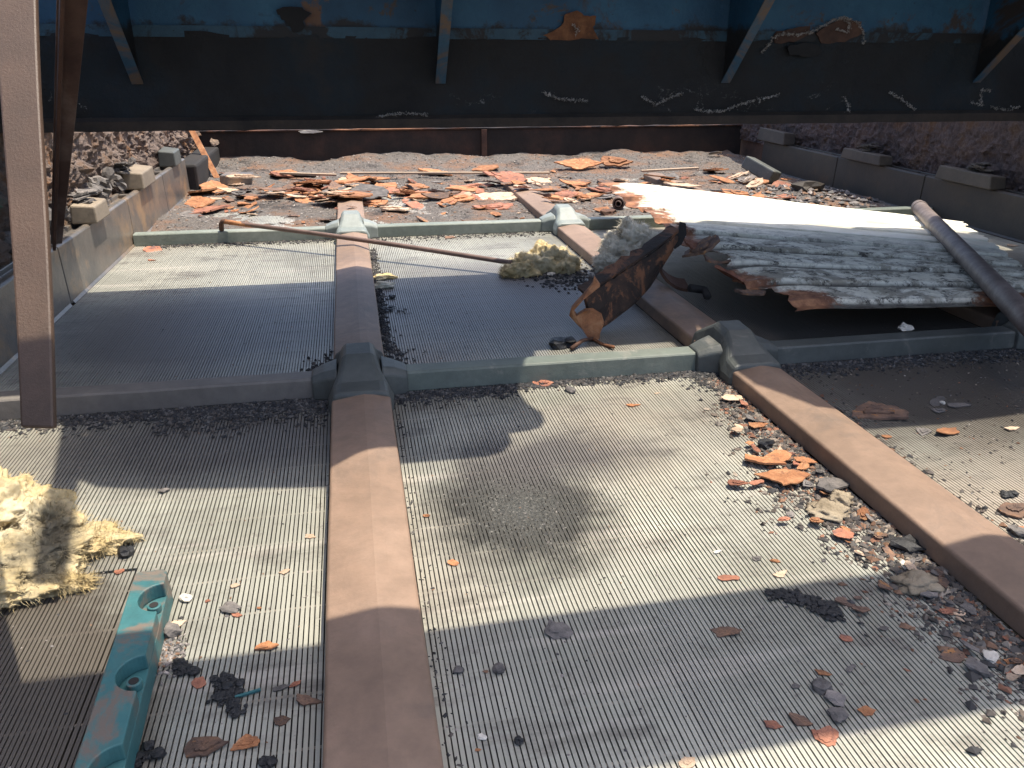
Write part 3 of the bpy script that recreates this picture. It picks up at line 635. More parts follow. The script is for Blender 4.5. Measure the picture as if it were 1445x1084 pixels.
mb = MB(); mb.tube([r0.lerp(r1, t)+Vector((0,0,.0006)) for t in (.0, .05, .11)], [.0069, .0070, .0066], 12); mb.build('orange_end', M['orange'], e, True)

# rusty channel bracket
def strip3(points, wdir, wd, th, mb):
    rings = []
    for i, p in enumerate(points):
        p = Vector(p); t = (Vector(points[min(i+1, len(points)-1)])-Vector(points[max(i-1, 0)])).normalized(); wv = Vector(wdir[i] if isinstance(wdir, list) else wdir).normalized()
        n_ = t.cross(wv).normalized()*th; ww = wv*(wd[i] if isinstance(wd, list) else wd); rings.append([p, p+ww, p+ww+n_, p+n_])
    mb.loft(rings)
e = empty('bent_bracket', at(840, 490, 0), 'dark rusty bent channel bracket with a torn orange foot propping the sheets', 'bracket')
yb = [1.47, 1.50, 1.56, 1.62, 1.68]
lo = [atY(838, 468, 1.455), atY(862, 452, 1.48), atY(896, 426, 1.53), atY(918, 402, 1.58), atY(950, 350, 1.66)]
up = [atY(826, 420, 1.475), atY(848, 405, 1.50), atY(885, 381, 1.55), atY(920, 358, 1.60), atY(958, 330, 1.68)]
def sub(L, n=6):
    R_ = []
    for a, c in zip(L[:-1], L[1:]): R_ += [a.lerp(c, k/n) for k in range(n)]
    return R_+[L[-1]]
LO, UP = sub(lo), sub(up)
mb = MB(); rings = []
for i, (a, c) in enumerate(zip(LO, UP)):
    nn = Vector((-.5, .8, 0)).normalized()*.006; j = Vector((0, .003*fbm(i*.7, 9), .005*fbm(i*.6, 3))); rings.append([a+j, a.lerp(c, .5)+Vector((.002, -.004, 0)), c+j, c+nn+j, a.lerp(c, .5)+nn, a+nn+j])
BK = simple('charred rust', [(.014, .010, .009), (.036, .023, .017), (.09, .048, .03)], 14, .8, .008, 40, patch=(.20, .085, .04, 1), patch_scale=13, pa=.53, pb=.60)
mb.loft(rings); mb.build('web', BK, e)
for nm, L, dz in (('upper_flange', UP, .004), ('lower_flange', LO, -.004)):
    mb = MB(); rings = []
    for i, a in enumerate(L):
        w_ = .034*(1+.45*fbm(i*.9, 7)); q = Vector((-.25, 1, .15 if dz > 0 else -.1)).normalized()*w_; rings.append([a+Vector((0, -.002, dz)), a+q+Vector((0, 0, dz)), a+q+Vector((0, 0, dz+.005)), a+Vector((0, -.002, dz+.005))])
    mb.loft(rings); mb.build(nm, BK, e)
# torn orange foot plate
ft = [(808, 440), (822, 425), (846, 404), (838, 393), (836, 402), (829, 412), (806, 436), (803, 446), (812, 456), (822, 466), (832, 480), (833, 490), (840, 494), (846, 484), (846, 470), (852, 458), (848, 446), (836, 438), (824, 440), (814, 447)]
mb = MB(); pts = [atY(px+rng(-1, 1), py+rng(-1, 1), 1.44+.02*fbm(px*.05, py*.05)) for px, py in ft]
mb.loft([pts, [p+Vector((.004, .012, .002)) for p in pts]]); mb.build('torn_foot', M['orange'], e)
mb = MB(); s0 = atY(836, 478, 1.43); s1 = at(866, 490, .006); mb.tube([s0, s0.lerp(s1, .5)+Vector((0, 0, -.004)), s1], .0035, 8); mb.build('foot_prong', M['rustscab'], e, True)
mb = MB(); s1 = at(806, 492, .006); mb.tube([s0, s0.lerp(s1, .5)+Vector((0, 0, .006)), s1], .004, 8); mb.build('foot_prong', M['rustdark'], e, True)
# upper spike
mb = MB(); sp = [(948, 338), (958, 326), (960, 314), (968, 316), (969, 330), (962, 345), (952, 352)]
pts = [atY(px, py, 1.675) for px, py in sp]; mb.loft([pts, [p+Vector((.003, .012, 0)) for p in pts]]); mb.build('end_spike', M['dark'], e)
# curved band
cc = atY(975, 365, 1.60); mb = MB(); path = []
for k in range(22):
    a = math.radians(-12+k*4.9); path.append(atY(972-46*math.cos(a), 362+50*math.sin(a), 1.66))
strip3(path, (.1, 1, .25), .05, .007, mb); mb.build('curved_band', M['rustdark'], e)
mb = MB(); s0 = atY(985, 412, 1.585); mb.tube([s0+Vector((-.02, 0, .01)), s0+Vector((.02, .01, 0)), at(998, 418, .045)], .009, 8); mb.build('band_end', M['dark'], e, True)

# rusty roll end
c = at(872, 298, .0); e = empty('rusty_roll', c, 'small rusty tube end lying left of the tip of the white sheet', 'tube')
mb = MB(); ax = Vector((.45, 1, 0)).normalized(); k0 = Vector((c.x, c.y, .026))
for nm, ra, rb, y_ in (('outer_tube', .022, .017, 0), ('inner_tube', .012, .008, -.006)):
    mb = MB(); rings = []; u = ax.cross(Vector((0, 0, 1))).normalized(); n = 24
    for r_, off in ((rb, .07), (rb, y_), (ra, y_), (ra, .07)):
        rings.append([k0+ax*off+u*math.cos(2*math.pi*k/n)*r_+Vector((0, 0, 1))*math.sin(2*math.pi*k/n)*r_ for k in range(n)])
    mb.loft(rings, False); mb.build(nm, M['rodm'], e, True)
mb = MB(); mb.tube([k0+ax*.03, k0+ax*.032], .017, 20); mb.build('plug', M['dark'], e)
inst(RK[2], 'rust_lump', M['rustdark'], at(858, 300, .01), (.03, .02, .018), (0, 0, .5), 'lump of rust against the left side of the small tube end', 'rust lump')

# ------------------------------------------------------------------ mineral wool
def wool(name, blobs, m, label, fib=700, sub=5, fl=.03, seed=0, fw=1.0):
    import bmesh
    mb = MB(); pts = []
    for (cx, cy, cz, rx, ry, rz) in blobs:
        bm = bmesh.new(); bmesh.ops.create_icosphere(bm, subdivisions=sub, radius=1); V = []
        for v in bm.verts:
            p = v.co.copy(); q = p*1.7+Vector((seed, cx*9, cy*9))
            rg = 1-abs(noise.fractal(q, .9, 2.1, 5)); d = .80+.38*noise.noise(q*.9)+.22*noise.fractal(q*1.8, .9, 2.1, 3)+.20*(rg-.6)+.02*noise.noise(q*9)
            P = Vector((cx+p.x*rx*d*1.2, cy+p.y*ry*d*1.2, max(.001, cz+p.z*rz*d*1.2))); V.append(P); pts.append((P, p))
        mb.add(V, [tuple(vv.index for vv in f.verts) for f in bm.faces]); bm.free()
    for _ in range(fib):
        P, n_ = random.choice(pts)
        if P.z < .002: continue
        d = (n_+Vector((rng(-1.2, 1.2), rng(-1.2, 1.2), rng(-.6, .8)))).normalized(); L = rng(.3, 1)*fl; s = d.cross(Vector((rng(-1, 1), rng(-1, 1), 1))).normalized()*rng(.00012, .0005)*fw
        q = P-d*.004; pts2 = [q]; dd_ = d.copy()
        for k in range(3): dd_ = (dd_+Vector((rng(-.5, .5), rng(-.5, .5), rng(-.5, .25)))).normalized(); nx = pts2[-1]+dd_*L/3; nx.z = max(nx.z, .001); pts2.append(nx)
        V = []
        for k, r_ in enumerate(pts2): V += [r_-s*(1-k*.3), r_+s*(1-k*.3)]
        mb.add(V, [(2*k, 2*k+1, 2*k+3, 2*k+2) for k in range(3)])
    o = mb.build(name, m, None, True); c = Vector(blobs[0][:3]); recentre(o, (c.x, c.y, 0)); return tag(o, label, 'wool tuft')
def gb(px, py, z, rx, ry, rz): p = at(px, py, z); return (p.x, p.y, z, rx, ry, rz)
wool('wool_tuft', [gb(-10, 730, .018, .062, .07, .045), gb(30, 790, .010, .060, .045, .026), gb(-20, 830, .008, .07, .035, .022), gb(68, 745, .012, .030, .045, .030), gb(75, 790, .008, .028, .028, .022), gb(125, 765, .006, .042, .026, .013), gb(75, 828, .004, .036, .014, .012)], M['wool'],
     'large torn pale yellow wool tuft at the left edge beside the hanging strap', 22000, 6, .018, 2, 1.5)
wool('wool_tuft', [gb(740, 378, .014, .050, .045, .034), gb(770, 368, .022, .052, .05, .042), gb(798, 374, .014, .034, .045, .034), gb(722, 384, .008, .026, .03, .018)], M['wool'], 'cream yellow wool tuft at the right end of the thin rod', 12000, 5, .020, 5, 2.0)
wool('wool_tuft', [gb(872, 352, .055, .045, .05, .034), gb(896, 338, .080, .048, .06, .040), gb(920, 348, .075, .038, .05, .034), gb(858, 372, .042, .030, .04, .018), gb(902, 364, .055, .035, .04, .032)], M['woolg'], 'sooty grey wool tuft caught under the left end of the sheets', 16000, 5, .024, 8, 2.2)
wool('wool_tuft', [gb(541, 391, .003, .030, .02, .006)], M['wool'], 'thin flat yellow wool scrap beside the left bar', 150, 4, .01, 3)
wool('wool_tuft', [gb(540, 403, .004, .026, .018, .009)], M['woolg'], 'small grey green wool scrap just below the thin yellow one', 150, 4, .01, 4)
wool('wool_tuft', [gb(1168, 722, .003, .026, .022, .007), gb(1185, 705, .004, .014, .016, .010)], M['woolt'], 'dusty tan wool scrap below the orange flake heap beside the middle bar', 300, 4, .01, 6)
wool('wool_tuft', [gb(1295, 822, .004, .024, .018, .007)], M['woolt'], 'greyish wool scrap in the rubble along the middle bar at the shadow edge', 200, 4, .01, 7)

# ------------------------------------------------------------------ gravel and grit
def grains(name, pts, m, label, parent=None):
    mb = MB(); 
    base = [Vector(q).normalized() for q in ((1, 0, 0), (-1, 0, 0), (0, 1, 0), (0, -1, 0), (0, 0, 1), (0, 0, -1))]; fc = [(0, 2, 4), (2, 1, 4), (1, 3, 4), (3, 0, 4), (2, 0, 5), (1, 2, 5), (3, 1, 5), (0, 3, 5)]
    for x, y, z, s in pts:
        a = rng(0, 6.28); ca, sa = math.cos(a), math.sin(a); f1, f2, f3 = rng(.6, 1.5), rng(.5, 1.2), rng(.3, .8)
        V = []
        for q in base:
            qx, qy, qz = (q.x+rng(-.35, .35))*s*f1, (q.y+rng(-.35, .35))*s*f2, (q.z+rng(-.3, .3))*s*f3; V.append((x+qx*ca-qy*sa, y+qx*sa+qy*ca, z+qz+s*f3*.5))
        mb.add(V, fc)
    o = mb.build(name, m); return tag(o, label, 'grit', kind='stuff')
def bedz(x, y):
    t = max(0, min(1, (y-2.50)/.25)); m_ = max(0, (y-3.45)/.65)
    return -.002+.010*t*(.7+fbm(x*3, y*3, 1))+.055*m_**1.3*(.75+.55*fbm(x*2.3, y*1.2, 4))+.004*fbm(x*30, y*30, 2)*t
mb = MB(); nx, ny = 330, 190
mb.add([(-.632+2.614*i/nx, 2.500+1.61*j/ny, bedz(-.632+2.614*i/nx, 2.5+1.61*j/ny)) for j in range(ny+1) for i in range(nx+1)],
       [(j*(nx+1)+i, j*(nx+1)+i+1, (j+1)*(nx+1)+i+1, (j+1)*(nx+1)+i) for j in range(ny) for i in range(nx)])
tag(mb.build('gravel_bed', M['gravel'], None, True), 'grey gravel spread and heaped over the deck beyond the far cross bar', 'gravel', kind='stuff')
pt = []
for _ in range(9000):
    x, y = rng(-.62, 1.97), 2.5+1.58*random.random(); pt.append((x, y, bedz(x, y), rng(.0015, .005)))
for _ in range(260): x, y = rng(1.55, 1.95), rng(2.62, 3.1); pt.append((x, y, bedz(x, y)+.003, rng(.006, .016)))
grains('gravel', pt, M['g_grey'], 'loose grey and rusty gravel stones over the far bed')
pt = []
def band(n, x0, x1, yb, spread, s0=.0012, s1=.0045, sgn=-1):
    for _ in range(n): pt.append((rng(x0, x1), yb+sgn*abs(random.gauss(0, spread)), 0, rng(s0, s1)))
band(2600, -.60, -.05, YC[0]-.026, .022); band(1300, -.32, -.06, YC[0]-.04, .035); band(1300, .04, .25, YC[0]-.026, .02); band(1500, .25, .62, YC[0]-.024, .012)
band(2200, .70, 1.3, YC[0]-.024, .028); band(500, .04, .62, YC[1]-.026, .03); band(700, -.6, -.05, YC[1]-.026, .02)
for _ in range(1100): y = rng(1.33, 2.3); pt.append((.040+abs(random.gauss(0, .009+.02*(1.45 > y))), y, 0, rng(.001, .005)))
for _ in range(500): y = 1.30+abs(random.gauss(0, .05)); pt.append((-.056-abs(random.gauss(0, .02)), y, 0, rng(.001, .006)))
for _ in range(170): pt.append((.041+abs(random.gauss(0, .008)), rng(.3, 1.2), -.0005, rng(.0008, .0026)))
for _ in range(600): p = at(790+random.gauss(0, 26), 388+random.gauss(0, 9)); pt.append((p.x, p.y, 0, rng(.002, .007)))
for _ in range(500): p = at(1000+random.gauss(0, 16), 525+abs(random.gauss(0, 12))); pt.append((p.x, p.y, 0, rng(.001, .004)))
grains('dark_grit', pt, M['g_dark'], 'fine black grit gathered along the near cross bars and the bar edges')
pt = []
for _ in range(9000):
    r_ = abs(random.gauss(0, .05)); a = rng(0, 6.28); r_ *= 1+.5*fbm(math.cos(a)*1.5, math.sin(a)*1.5, 5); pt.append((.18+r_*math.cos(a), .84+r_*math.sin(a)*1.15, -.0006, rng(.0007, .0016)))
grains('oily_grit', pt, make_grains('oily grit', [(.06, .06, .055), (.085, .084, .076), (.05, .05, .046), (.10, .10, .088), (.07, .07, .063), (.17, .16, .14)]), 'dark oily sand filling the slots in a round patch on the front panel')
pt = []
for _ in range(4200):
    x, y = rng(-.6, 1.3), rng(.42, 2.4); pt.append((x, y, -.0003, rng(.0006, .0019)))
for _ in range(500): p = at(235+random.gauss(0, 12), 915+random.gauss(0, 16)); pt.append((p.x, p.y, 0, rng(.0008, .003)))
grains('deck_dust', pt, M['g_grey'], 'fine grey dust and sand sprinkled over the wire deck')
pt = []
def rub(y): return .025 if y > 1.1 else (.05 if y > .95 else .075)
for _ in range(7000):
    y = rng(.40, 1.20); w_ = rub(y)*(1+.5*fbm(y*6, 3)); x = .612-abs(random.gauss(0, w_*.55)); pt.append((x, y, 0, rng(.0008, .0028) if _ % 4 else rng(.003, .0058)))
for _ in range(900): x, y = rng(.71, 1.25), rng(.6, 1.2); pt.append((x, y, 0, rng(.0008, .0028)))
for _ in range(600): y = rng(.5, 1.1); pt.append((.712+abs(random.gauss(0, .02)), y, 0, rng(.001, .006)))
for _ in range(160): p = at(1090+random.gauss(0, 40), 680+random.gauss(0, 25)); pt.append((p.x, p.y, 0, rng(.001, .005)))
grains('rusty_grit', pt, M['g_rust'], 'mixed rusty grit and crumbs piled along the left side of the middle bar')

# coal clumps
def clump(pxs, r, n, m, label, name='coal_lump', cat='coal lump', z=.004, spread=1.0):
    mb = MB(); c0 = at(*pxs[0])
    import bmesh
    for _ in range(int(n*1.3)):
        t = random.choice(pxs); p = at(t[0]+random.gauss(0, r*1.15), t[1]+random.gauss(0, r*.6)); s = rng(.0007, .003) if _ % 7 else rng(.0035, .0055)
        me = random.choice(RK); a = rng(0, 6.28)
        mb.add([(p.x+(v.co.x*math.cos(a)-v.co.y*math.sin(a))*s, p.y+(v.co.x*math.sin(a)+v.co.y*math.cos(a))*s, s*.4+rng(0, .004)*0+v.co.z*s*.6+.001) for v in me.vertices], [tuple(f.vertices) for f in me.polygons])
    o = mb.build(name, m); recentre(o, (c0.x, c0.y, 0)); return tag(o, label, cat)
clump([(1100, 842), (1115, 845), (1130, 848), (1145, 850), (1155, 858), (1165, 866), (1175, 872)], 7, 170, M['black'], 'elongated black crumbly lump at the shadow edge on the right hand panel')
clump([(315, 975), (322, 985), (330, 998), (318, 965)], 8, 90, M['black'], 'black crumbly clump between the teal strip and the near left bar')
clump([(258, 940), (262, 950)], 5, 26, M['black'], 'small black crumbly smear just right of the teal strip')
clump([(200, 1068), (185, 1078)], 8, 40, M['black'], 'black clump at the bottom edge right of the teal strip')
clump([(375, 1080)], 5, 22, M['black'], 'black crumbs at the bottom edge below the orange flakes')
clump([(1425, 700)], 3, 34, M['black'], 'dark crumbs by the right frame edge on the right hand panel')
clump([(555, 438), (545, 436), (568, 440)], 4, 40, M['black'], 'black flaky chunk beside the left bar between the cross bars')
for (px, py, s, lab) in ((788, 489, (.021, .016, .013), 'black glossy rounded lump left of the bracket foot'), (803, 488, (.016, .015, .013), 'black lump touching the bracket foot, right one of the pair'),
                         (785, 892, (.0115, .012, .0045), 'round grey stone alone in shade at the centre of the front panel'), (553, 421, (.009, .008, .008), 'small black stone beside the left bar above the flaky chunk'),
                         (178, 783, (.009, .009, .008), 'black angular stone at the tip of the big wool tuft'), (1080, 631, (.013, .011, .009), 'black stone above the orange flake heap'),
                         (703, 947, (.006, .006, .005), 'small round grey pebble in the shade next to a rust chip'), (647, 948, (.005, .005, .004), 'tiny dark pebble in the shade near the left bar'),
                         (326, 859, (.011, .007, .005), 'bluish grey stone touching a small orange chip'), (1178, 988, (.009, .008, .005), 'dark grey stone above the pink flake near the bottom right'),
                         (1183, 1012, (.008, .009, .005), 'dark grey stone just below another in the bottom right cluster'), (732, 1047, (.004, .004, .004), 'tiny black pebble near the bottom centre'),
                         (242, 896, (.008, .009, .008), 'dark angular stone in the grey sand beside the teal strip'), (1440, 755, (.012, .01, .008), 'dark stone at the right edge beyond the middle bar'),
                         (1278, 775, (.016, .013, .011), 'black crumbly stone against the side of the middle bar'), (1378, 946, (.010, .009, .007), 'grey stone at the foot of the rubble strip'),
                         (805, 553, (.012, .007, .006), 'dark grey stone chip in sun this side of the green grey cross bar'), (1158, 972, (.008, .007, .006), 'small grey stone between orange brown flake and dark stones'), (232, 694, (.006, .005, .004), 'tiny dark stone in sun right of the wool tuft')):
    p = at(px, py); inst(random.choice(RK), 'stone', M['black'] if 'black' in lab else M['grey'], (p.x, p.y, s[2]*.55), s, (0, 0, rng(0, 6)), lab, 'stone')
for (px, py, s, lab) in ((262, 846, .0055, 'cream pebble right of the teal strip'), (680, 1042, .003, 'tiny white pebble near the bottom of the front panel'), (1396, 930, .007, 'white pebble at the lower right end of the rubble strip'), (1430-100, 610-40, .004, 'white speck of stone on the dark right panel'),
                         (1276, 466, .012, 'white stone chip lying on the dark cross bar below the sheet'), (757, 388, .010, 'white chip under the cream wool tuft'), (778, 389, .009, 'white chip below the right part of the cream wool tuft'), (1275, 690+110, .006, 'cream pebble in the rubble by the middle bar')):
    p = at(px, py, .034 if py == 466 else 0); inst(random.choice(RK), 'pebble', M['pale'], (p.x, p.y, p.z+s*.5), (s*1.3, s, s*.8), (0, 0, rng(0, 6)), lab, 'pebble')

# ------------------------------------------------------------------ single flakes, placed one by one
FLK = [(285, 1058, 62, 'brown', 'large brown orange flake at the bottom beside the near left bar'), (348, 1050, 38, 'orange', 'bright orange flake right of the large brown one at the bottom'),
 (375, 915, 36, 'orange', 'oval orange flake at the shadow edge left of the near left bar'), (433, 990, 44, 'brown', 'thick dark brown flake touching the near left bar'), (398, 1018, 22, 'brown', 'thin orange brown sliver left of the thick dark flake'),
 (396, 972, 26, 'grey', 'dark grey flake above the thin sliver'), (416, 967, 18, 'red', 'small red brown flake above the thick dark flake'), (280, 964, 22, 'red', 'red brown flake in shade right of the teal strip'), (435, 758, 20, 'tan', 'tan flake in sun left of the near left bar'),
 (402, 808, 16, 'tan', 'small tan flake in sun above the oval orange flake'), (332, 828, 14, 'tan', 'small tan flake above the bluish grey stone'), (245, 883, 28, 'tan', 'pinkish tan flake touching the right side of the teal strip'), (168, 808, 15, 'red', 'red flake just below the wool tuft tip'), (293, 849, 9, 'red', 'tiny red chip right of the cream pebble'),
 (334, 869, 15, 'red', 'small orange red chip touching the bluish grey stone'), (366, 859, 7, 'orange', 'tiny bright orange chip in sun'), (602, 729, 11, 'orange', 'small orange chip left of the dark oil patch'), (638, 795, 18, 'orange', 'narrow yellow orange chip below the oil patch'),
 (686, 949, 10, 'brown', 'small rust chip left of the round grey pebble'), (674, 1060, 10, 'orange', 'small orange chip at the bottom beside the near left bar'), (766, 542, 30, 'red', 'orange red flake at the foot of the green grey cross bar'), (892, 573, 24, 'orange', 'orange flake alone in sun below the middle of the cross bar'),
 (927, 556, 9, 'tan', 'tiny tan chip in sun near the right cap'), (1022, 893, 44, 'brown', 'long brown flake in shade left of the black crumbly lump'), (1086, 1024, 31, 'red', 'oval red flake near the bottom right'), (1128, 1019, 32, 'brown', 'dark brown flake right of the oval red one'),
 (1165, 1041, 40, 'red', 'pinkish orange flake at the lower shadow edge'), (1220, 1006, 32, 'orange', 'long orange flake pointing up left near the lower shadow edge'), (1160, 951, 22, 'orange', 'orange brown flake above the dark stones'), (1200, 945, 18, 'grey', 'grey brown sliver right of the orange brown flake'),
 (1190, 852, 32, 'brown', 'brown flake touching the end of the black crumbly lump'), (1211, 845, 15, 'brown', 'small brown flake right of the black crumbly lump'), (1192, 902, 18, 'red', 'dark red chip in shade below the black crumbly lump'), (1186, 760, 24, 'red', 'bright orange red flake at the edge of the rubble'),
 (1106, 740, 17, 'red', 'small red flake alone in sun left of the wool scrap'), (1094, 793, 15, 'orange', 'small orange flake in sun above a pinkish one'), (1101, 812, 28, 'tan', 'pinkish brown long flake above the shadow edge'), (1027, 817, 30, 'red', 'pink flake alone in sun near the shadow edge'),
 (1068, 790, 17, 'grey', 'small grey flake between the pink and orange ones'), (1012, 780, 16, 'pale', 'pale grey flake alone in sun left of the rubble'), (1354, 866, 22, 'tan', 'tan flake standing in the rubble beside the middle bar'), (1346, 926, 40, 'brown', 'layered brown flake at the lower end of the rubble strip'), 
 (1431, 936, 26, 'orange', 'orange flake at the right frame edge by the bar'), (1428, 952, 20, 'red', 'red flake just below the orange one at the right frame edge'), (1408, 936, 14, 'orange', 'small orange flake beside the white pebble'), (1122, 969, 15, 'grey', 'small grey flake left of the dark stones'), (970, 1078, 24, 'tan', 'tan orange flake cut by the bottom edge'),
 (1075, 657, 54, 'orange', 'long orange flake on the left of the flake heap'), (1107, 680, 62, 'orange', 'largest orange flake in the middle of the flake heap'), (1100, 650, 38, 'orange', 'bright orange flake at the top of the flake heap'), (1136, 656, 36, 'orange', 'upturned orange flake at the right of the flake heap'),
 (1167, 690, 66, 'grey', 'big grey brown flake leaning on the side of the middle bar'), (1038, 689, 28, 'red', 'red orange flake at the lower left of the flake heap'), (1066, 688, 20, 'red', 'small red flake under the largest orange one'), (1056, 632, 16, 'orange', 'small orange flake left of the black stone'),
 (1030, 567, 26, 'tan', 'tan flake near the right cap on the sunlit wires'), (1040, 613, 20, 'tan', 'small tan flake above the flake heap'), (1068, 606, 24, 'orange', 'rust flake with grey rim above the black stone'), (1240, 584, 80, 'brown', 'big oval rusty brown flake in shade beyond the middle bar'),
 (1338, 610, 42, 'orange', 'bright orange flake at the shadow edge on the right panel'), (1427, 606, 27, 'tan', 'tan flake in sun at the right frame edge'), (1322, 568, 30, 'grey', 'grey flake in shade, left one of three'), (1352, 573, 32, 'grey', 'curled grey flake in shade, right one of three'), (1325, 581, 25, 'grey', 'grey flake in shade, lowest of three'),
 (1250, 617, 14, 'orange', 'small orange flake below the big oval one'), (1303, 610, 24, 'grey', 'grey flake left of the bright orange one on the right panel'), (1432, 722, 44, 'brown', 'layered brown flake at the right frame edge, lower'), (1441, 748, 24, 'orange', 'orange flake below the layered brown one at the right frame edge'),
 (632, 336, 22, 'brown', 'brown flake in the sunlit grit this side of the far cross bar'), (213, 368, 12, 'red', 'small red flake on the sunlit left far panel'), (215, 353, 30, 'red', 'thin red flake at the foot of the far cross bar by the left liner'), (1350, 355, 20, 'grey', 'dark flake by the right wall near the pipe'), (1426, 347, 24, 'tan', 'curled tan flake by the right liner above the pipe')]
for px, py, wpx, kind, lab in FLK:
    if py < 300: z = bedz(*at(px, py)[:2])
    p = at(px, py); s = wpx*(p-Vector((0, 0, CAM_H))).length/FPX; q = at(px, py+ .15*wpx)
    heap = 1000 < px < 1190 and 540 < py < 780; flake(p.x, p.y, .001+(.006 if heap else 0), s*(1.3 if heap else 1.08), kind, lab, rot=rng(-.5, .5), tilt=.10 if wpx < 30 else .15, thick=.9 if wpx < 24 else .6)
# sliver of blue plastic
p = at(350, 981); b = MB(); b.box((p.x-.011, p.y-.0012, .001), (p.x+.011, p.y+.0012, .003)); o = b.build('plastic_sliver', M['teal']); recentre(o, p); o.rotation_euler.z = .25; tag(o, 'thin blue sliver lying on the slots beside the grey flake', 'sliver')

# crumbs in the rubble strip: countable chips
for k in range(70):
    y = rng(.43, 1.12); x = .600-abs(random.gauss(0, rub(y)*.6)); kind = random.choice(['orange', 'red', 'brown', 'grey', 'grey', 'tan', 'brown', 'grey'])
    flake(x, y, rng(.002, .007), rng(.010, .026), kind, {'orange': 'small orange chip in the rubble strip along the middle bar', 'red': 'small red chip in the rubble strip along the middle bar', 'brown': 'small brown chip in the rubble strip along the middle bar', 'grey': 'small grey chip in the rubble strip along the middle bar', 'tan': 'small tan chip in the rubble strip along the middle bar'}[kind],
          tilt=.35, group='%s chips in the rubble strip' % kind, name='rust_chip', cat='rust chip')
# flakes strewn beyond the far cross bar
for k in range(270):
    if k < 215:
        x = rng(-.58, 1.0) if k % 3 else rng(.2, 1.9); y = rng(2.62, 3.75)
        if k < 150: y = random.gauss(3.12, .17)
    else: x = random.gauss(-.12, .16); y = random.gauss(3.22, .12)
    kind = random.choice(['orange', 'orange', 'red', 'red', 'brown', 'orange', 'tan', 'grey']); s = rng(.05, .24) if y > 2.85 and random.random() < .6 else rng(.02, .09)
    z = bedz(x, y)+.003+(rng(0, .03) if k >= 215 else 0)
    if min(abs(x-c) for c in BARX) < .06 and y < 3.4: z = .042
    flake(x, y, z, s, kind, {'orange': 'orange rust flake strewn on the gravel beyond the far cross bar', 'red': 'red brown rust flake strewn on the gravel beyond the far cross bar', 'brown': 'dark brown rust flake strewn on the gravel beyond the far cross bar', 'tan': 'tan rust flake strewn on the gravel beyond the far cross bar', 'grey': 'grey scale flake strewn on the gravel beyond the far cross bar'}[kind],
          tilt=.16 if s > .1 else .28, group='%s flakes strewn beyond the far cross bar' % kind, thick=.8 if s < .1 else .4)
for px, py, wd, kind, lab in ((290, 277, .17, 'orange', 'broad orange slab at the far left beside the liner'), (325, 275, .10, 'tan', 'tan slab next to the broad orange one'), (508, 262, .16, 'orange', 'orange slab in the heap behind the left bar end'), (580, 277, .14, 'orange', 'yellow orange slab right of the left bar end'),
                              (620, 283, .14, 'brown', 'long brown slab among the far flakes'), (815, 265, .15, 'orange', 'orange slab left of the tip of the white sheet'), (1010, 247, .13, 'orange', 'orange flake at the far right in sun'), (1060, 262, .10, 'tan', 'curled pale flake near the fallen grey block'),
                              (395, 256, .13, 'red', 'red brown slab in the far left flakes'), (450, 262, .14, 'red', 'red brown slab heaped just left of the left bar end'), (700, 262, .12, 'brown', 'dark slab just behind the middle bar stub'), (1100, 283, .14, 'red', 'red orange flakes lying behind the white sheet')):
    p = at(px, py); flake(p.x, p.y, bedz(p.x, p.y)+.010, wd, kind, lab, rot=rng(-.4, .4), tilt=.22, thick=.7)
# big orange slab against the far heap
pa, pb = at(780, 247), at(890, 243); mb = MB(); n = 14
pm = pa.lerp(pb, .5)
for k, (fx, sx_, lab) in enumerate(((.36, .27, 'long orange rust slab leaning on the gravel heap at the far side'), (.80, .20, 'paler orange slab overlapping the right end of the long leaning one'))):
    q = pa.lerp(pb, fx); inst(FL[(11, 19)[k]], 'rust_slab', M['orange'], (q.x, q.y+.03, .038+.004*k), (sx_, .19, .10), (.40, .02, .04-.1*k), lab, 'rust slab')
for a, c, lab in (((480, 246), (775, 247), 'long thin pale wooden strip along the foot of the far gravel heap'), ((395, 246), (475, 250), 'short thin pale strip at the far left of the gravel heap'), ((905, 243), (985, 240), 'pale wooden strip right of the long orange slab')):
    p, q = at(*a, .03), at(*c, .03); mb = MB(); rings = []
    for k in range(9):
        r_ = p.lerp(q, k/8); r_.z = .030+.004*k/8; rings.append([(r_.x, r_.y-.008, r_.z), (r_.x, r_.y+.008, r_.z+.002), (r_.x, r_.y+.008, r_.z+.009), (r_.x, r_.y-.008, r_.z+.008)])
    mb.loft(rings); o = mb.build('wooden_strip', M['wood']); recentre(o, p); tag(o, lab, 'strip')
# leaning orange lath
p, q = at(307, 253, .012), atY(266, 176, 3.86); mb = MB(); mb.loft([[p+Vector((-.012, 0, 0)), p+Vector((.012, 0, 0)), p+Vector((.012, .01, 0)), p+Vector((-.012, .01, 0))], [q+Vector((-.012, 0, 0)), q+Vector((.012, 0, 0)), q+Vector((.012, .01, 0)), q+Vector((-.012, .01, 0))]])
o = mb.build('leaning_lath', M['orange']); recentre(o, p); tag(o, 'orange rusty lath leaning in the far left corner', 'lath')
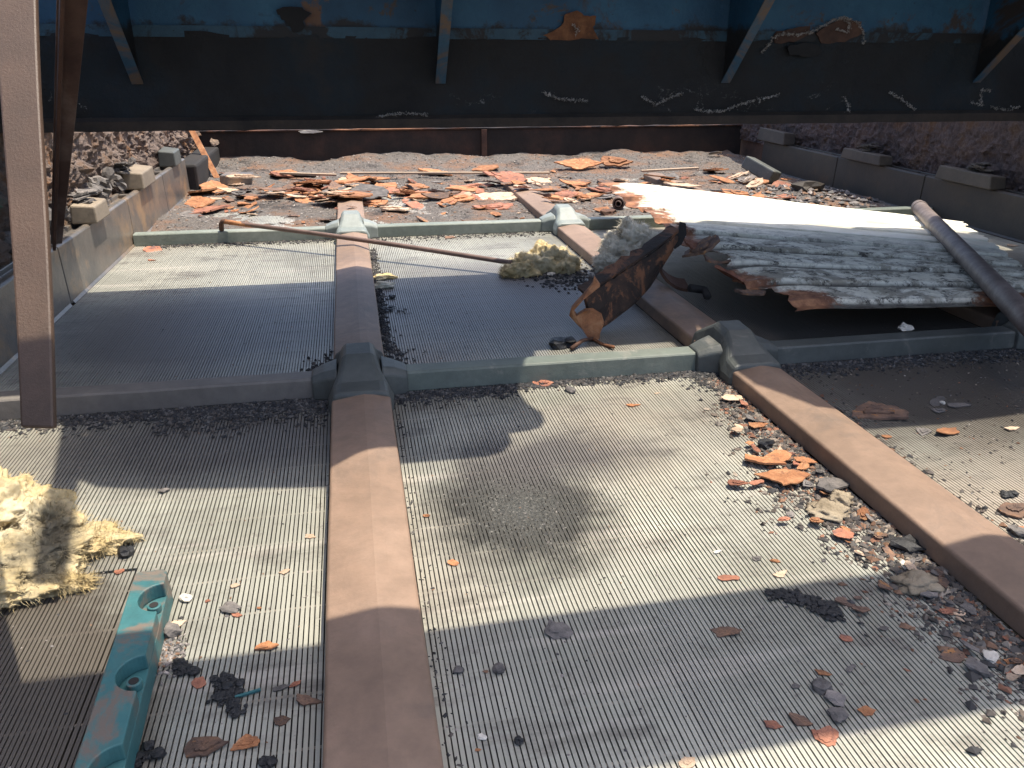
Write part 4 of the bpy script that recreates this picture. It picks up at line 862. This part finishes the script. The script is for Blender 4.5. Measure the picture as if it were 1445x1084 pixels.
# grey blocks
p = at(335, 264); mb = MB(); mb.loft([[(p.x-.07, p.y, .006), (p.x+.05, p.y+.02, .006), (p.x+.07, p.y+.02, .045), (p.x-.065, p.y, .050)], [(p.x-.06, p.y+.10, .006), (p.x+.05, p.y+.11, .006), (p.x+.06, p.y+.11, .045), (p.x-.05, p.y+.10, .050)]])
o = mb.build('grey_block', M['kick'], None, False, .005); recentre(o, p); tag(o, 'chipped pale grey block in the far left corner of the gravel', 'block')
p = at(338, 252, .055); flake(p.x, p.y+.02, .056, .17, 'tan', 'pinkish slab lying on top of the chipped grey block', rot=.1, tilt=.05, thick=.5)
p = at(1074, 240, .05); mb = MB(); mb.box((-.032, -.085, -.028), (.032, .085, .028)); o = mb.build('fallen_block', M['cap'], None, False, .006); o.location = p; o.rotation_euler = (.30, .2, .45); tag(o, 'rectangular grey rubber block tumbled against the far right liner', 'block')
p = at(1200, 285); inst(RK[4], 'flat_stone', M['kick_shade'], (1.82, 3.0, .02), (.075, .05, .035), (0, 0, .2), 'rounded dark stone leaning on the far right liner', 'stone')
# crumpled pale flaps by the block
for k, (px, py, s) in enumerate(((1040, 255, .14), (1052, 262, .10), (1065, 268, .09), (1005, 230, .12))):
    p = at(px, py); o = inst(FL[k*3], 'bent_flap', M['kick' if k in (1, 3) else 'tan'], (p.x, p.y, bedz(p.x, p.y)+.018), (s, s, s*.6), (rng(-.4, .4), rng(-.5, -.1), rng(-.6, .6)), ['crumpled pale metal flap left of the tumbled block', 'pale bent flap in front of the tumbled block', 'small pale bent flap below the tumbled block', 'grey bent flap near the far right wall'][k], 'flap')
# brown torn scraps hanging at the sheets' near left edge
for k, (px, py, z, s, kd) in enumerate(((990, 352, .11, .10, 'brown'), (1012, 372, .10, .09, 'brown'), (1035, 392, .09, .09, 'red'), (975, 345, .12, .07, 'red'), (1060, 415, .085, .08, 'brown'))):
    p = at(px, py, z); flake(p.x, p.y, z, s, kd, ['dark scrap under the torn sheet edge, uppermost but one', 'brown scrap under the torn sheet edge, middle one', 'red brown scrap under the torn sheet edge, second lowest', 'red brown scrap beside the top of the bracket', 'lowest brown scrap under the torn sheet edge'][k], tilt=.5, name='torn_scrap', cat='scrap')
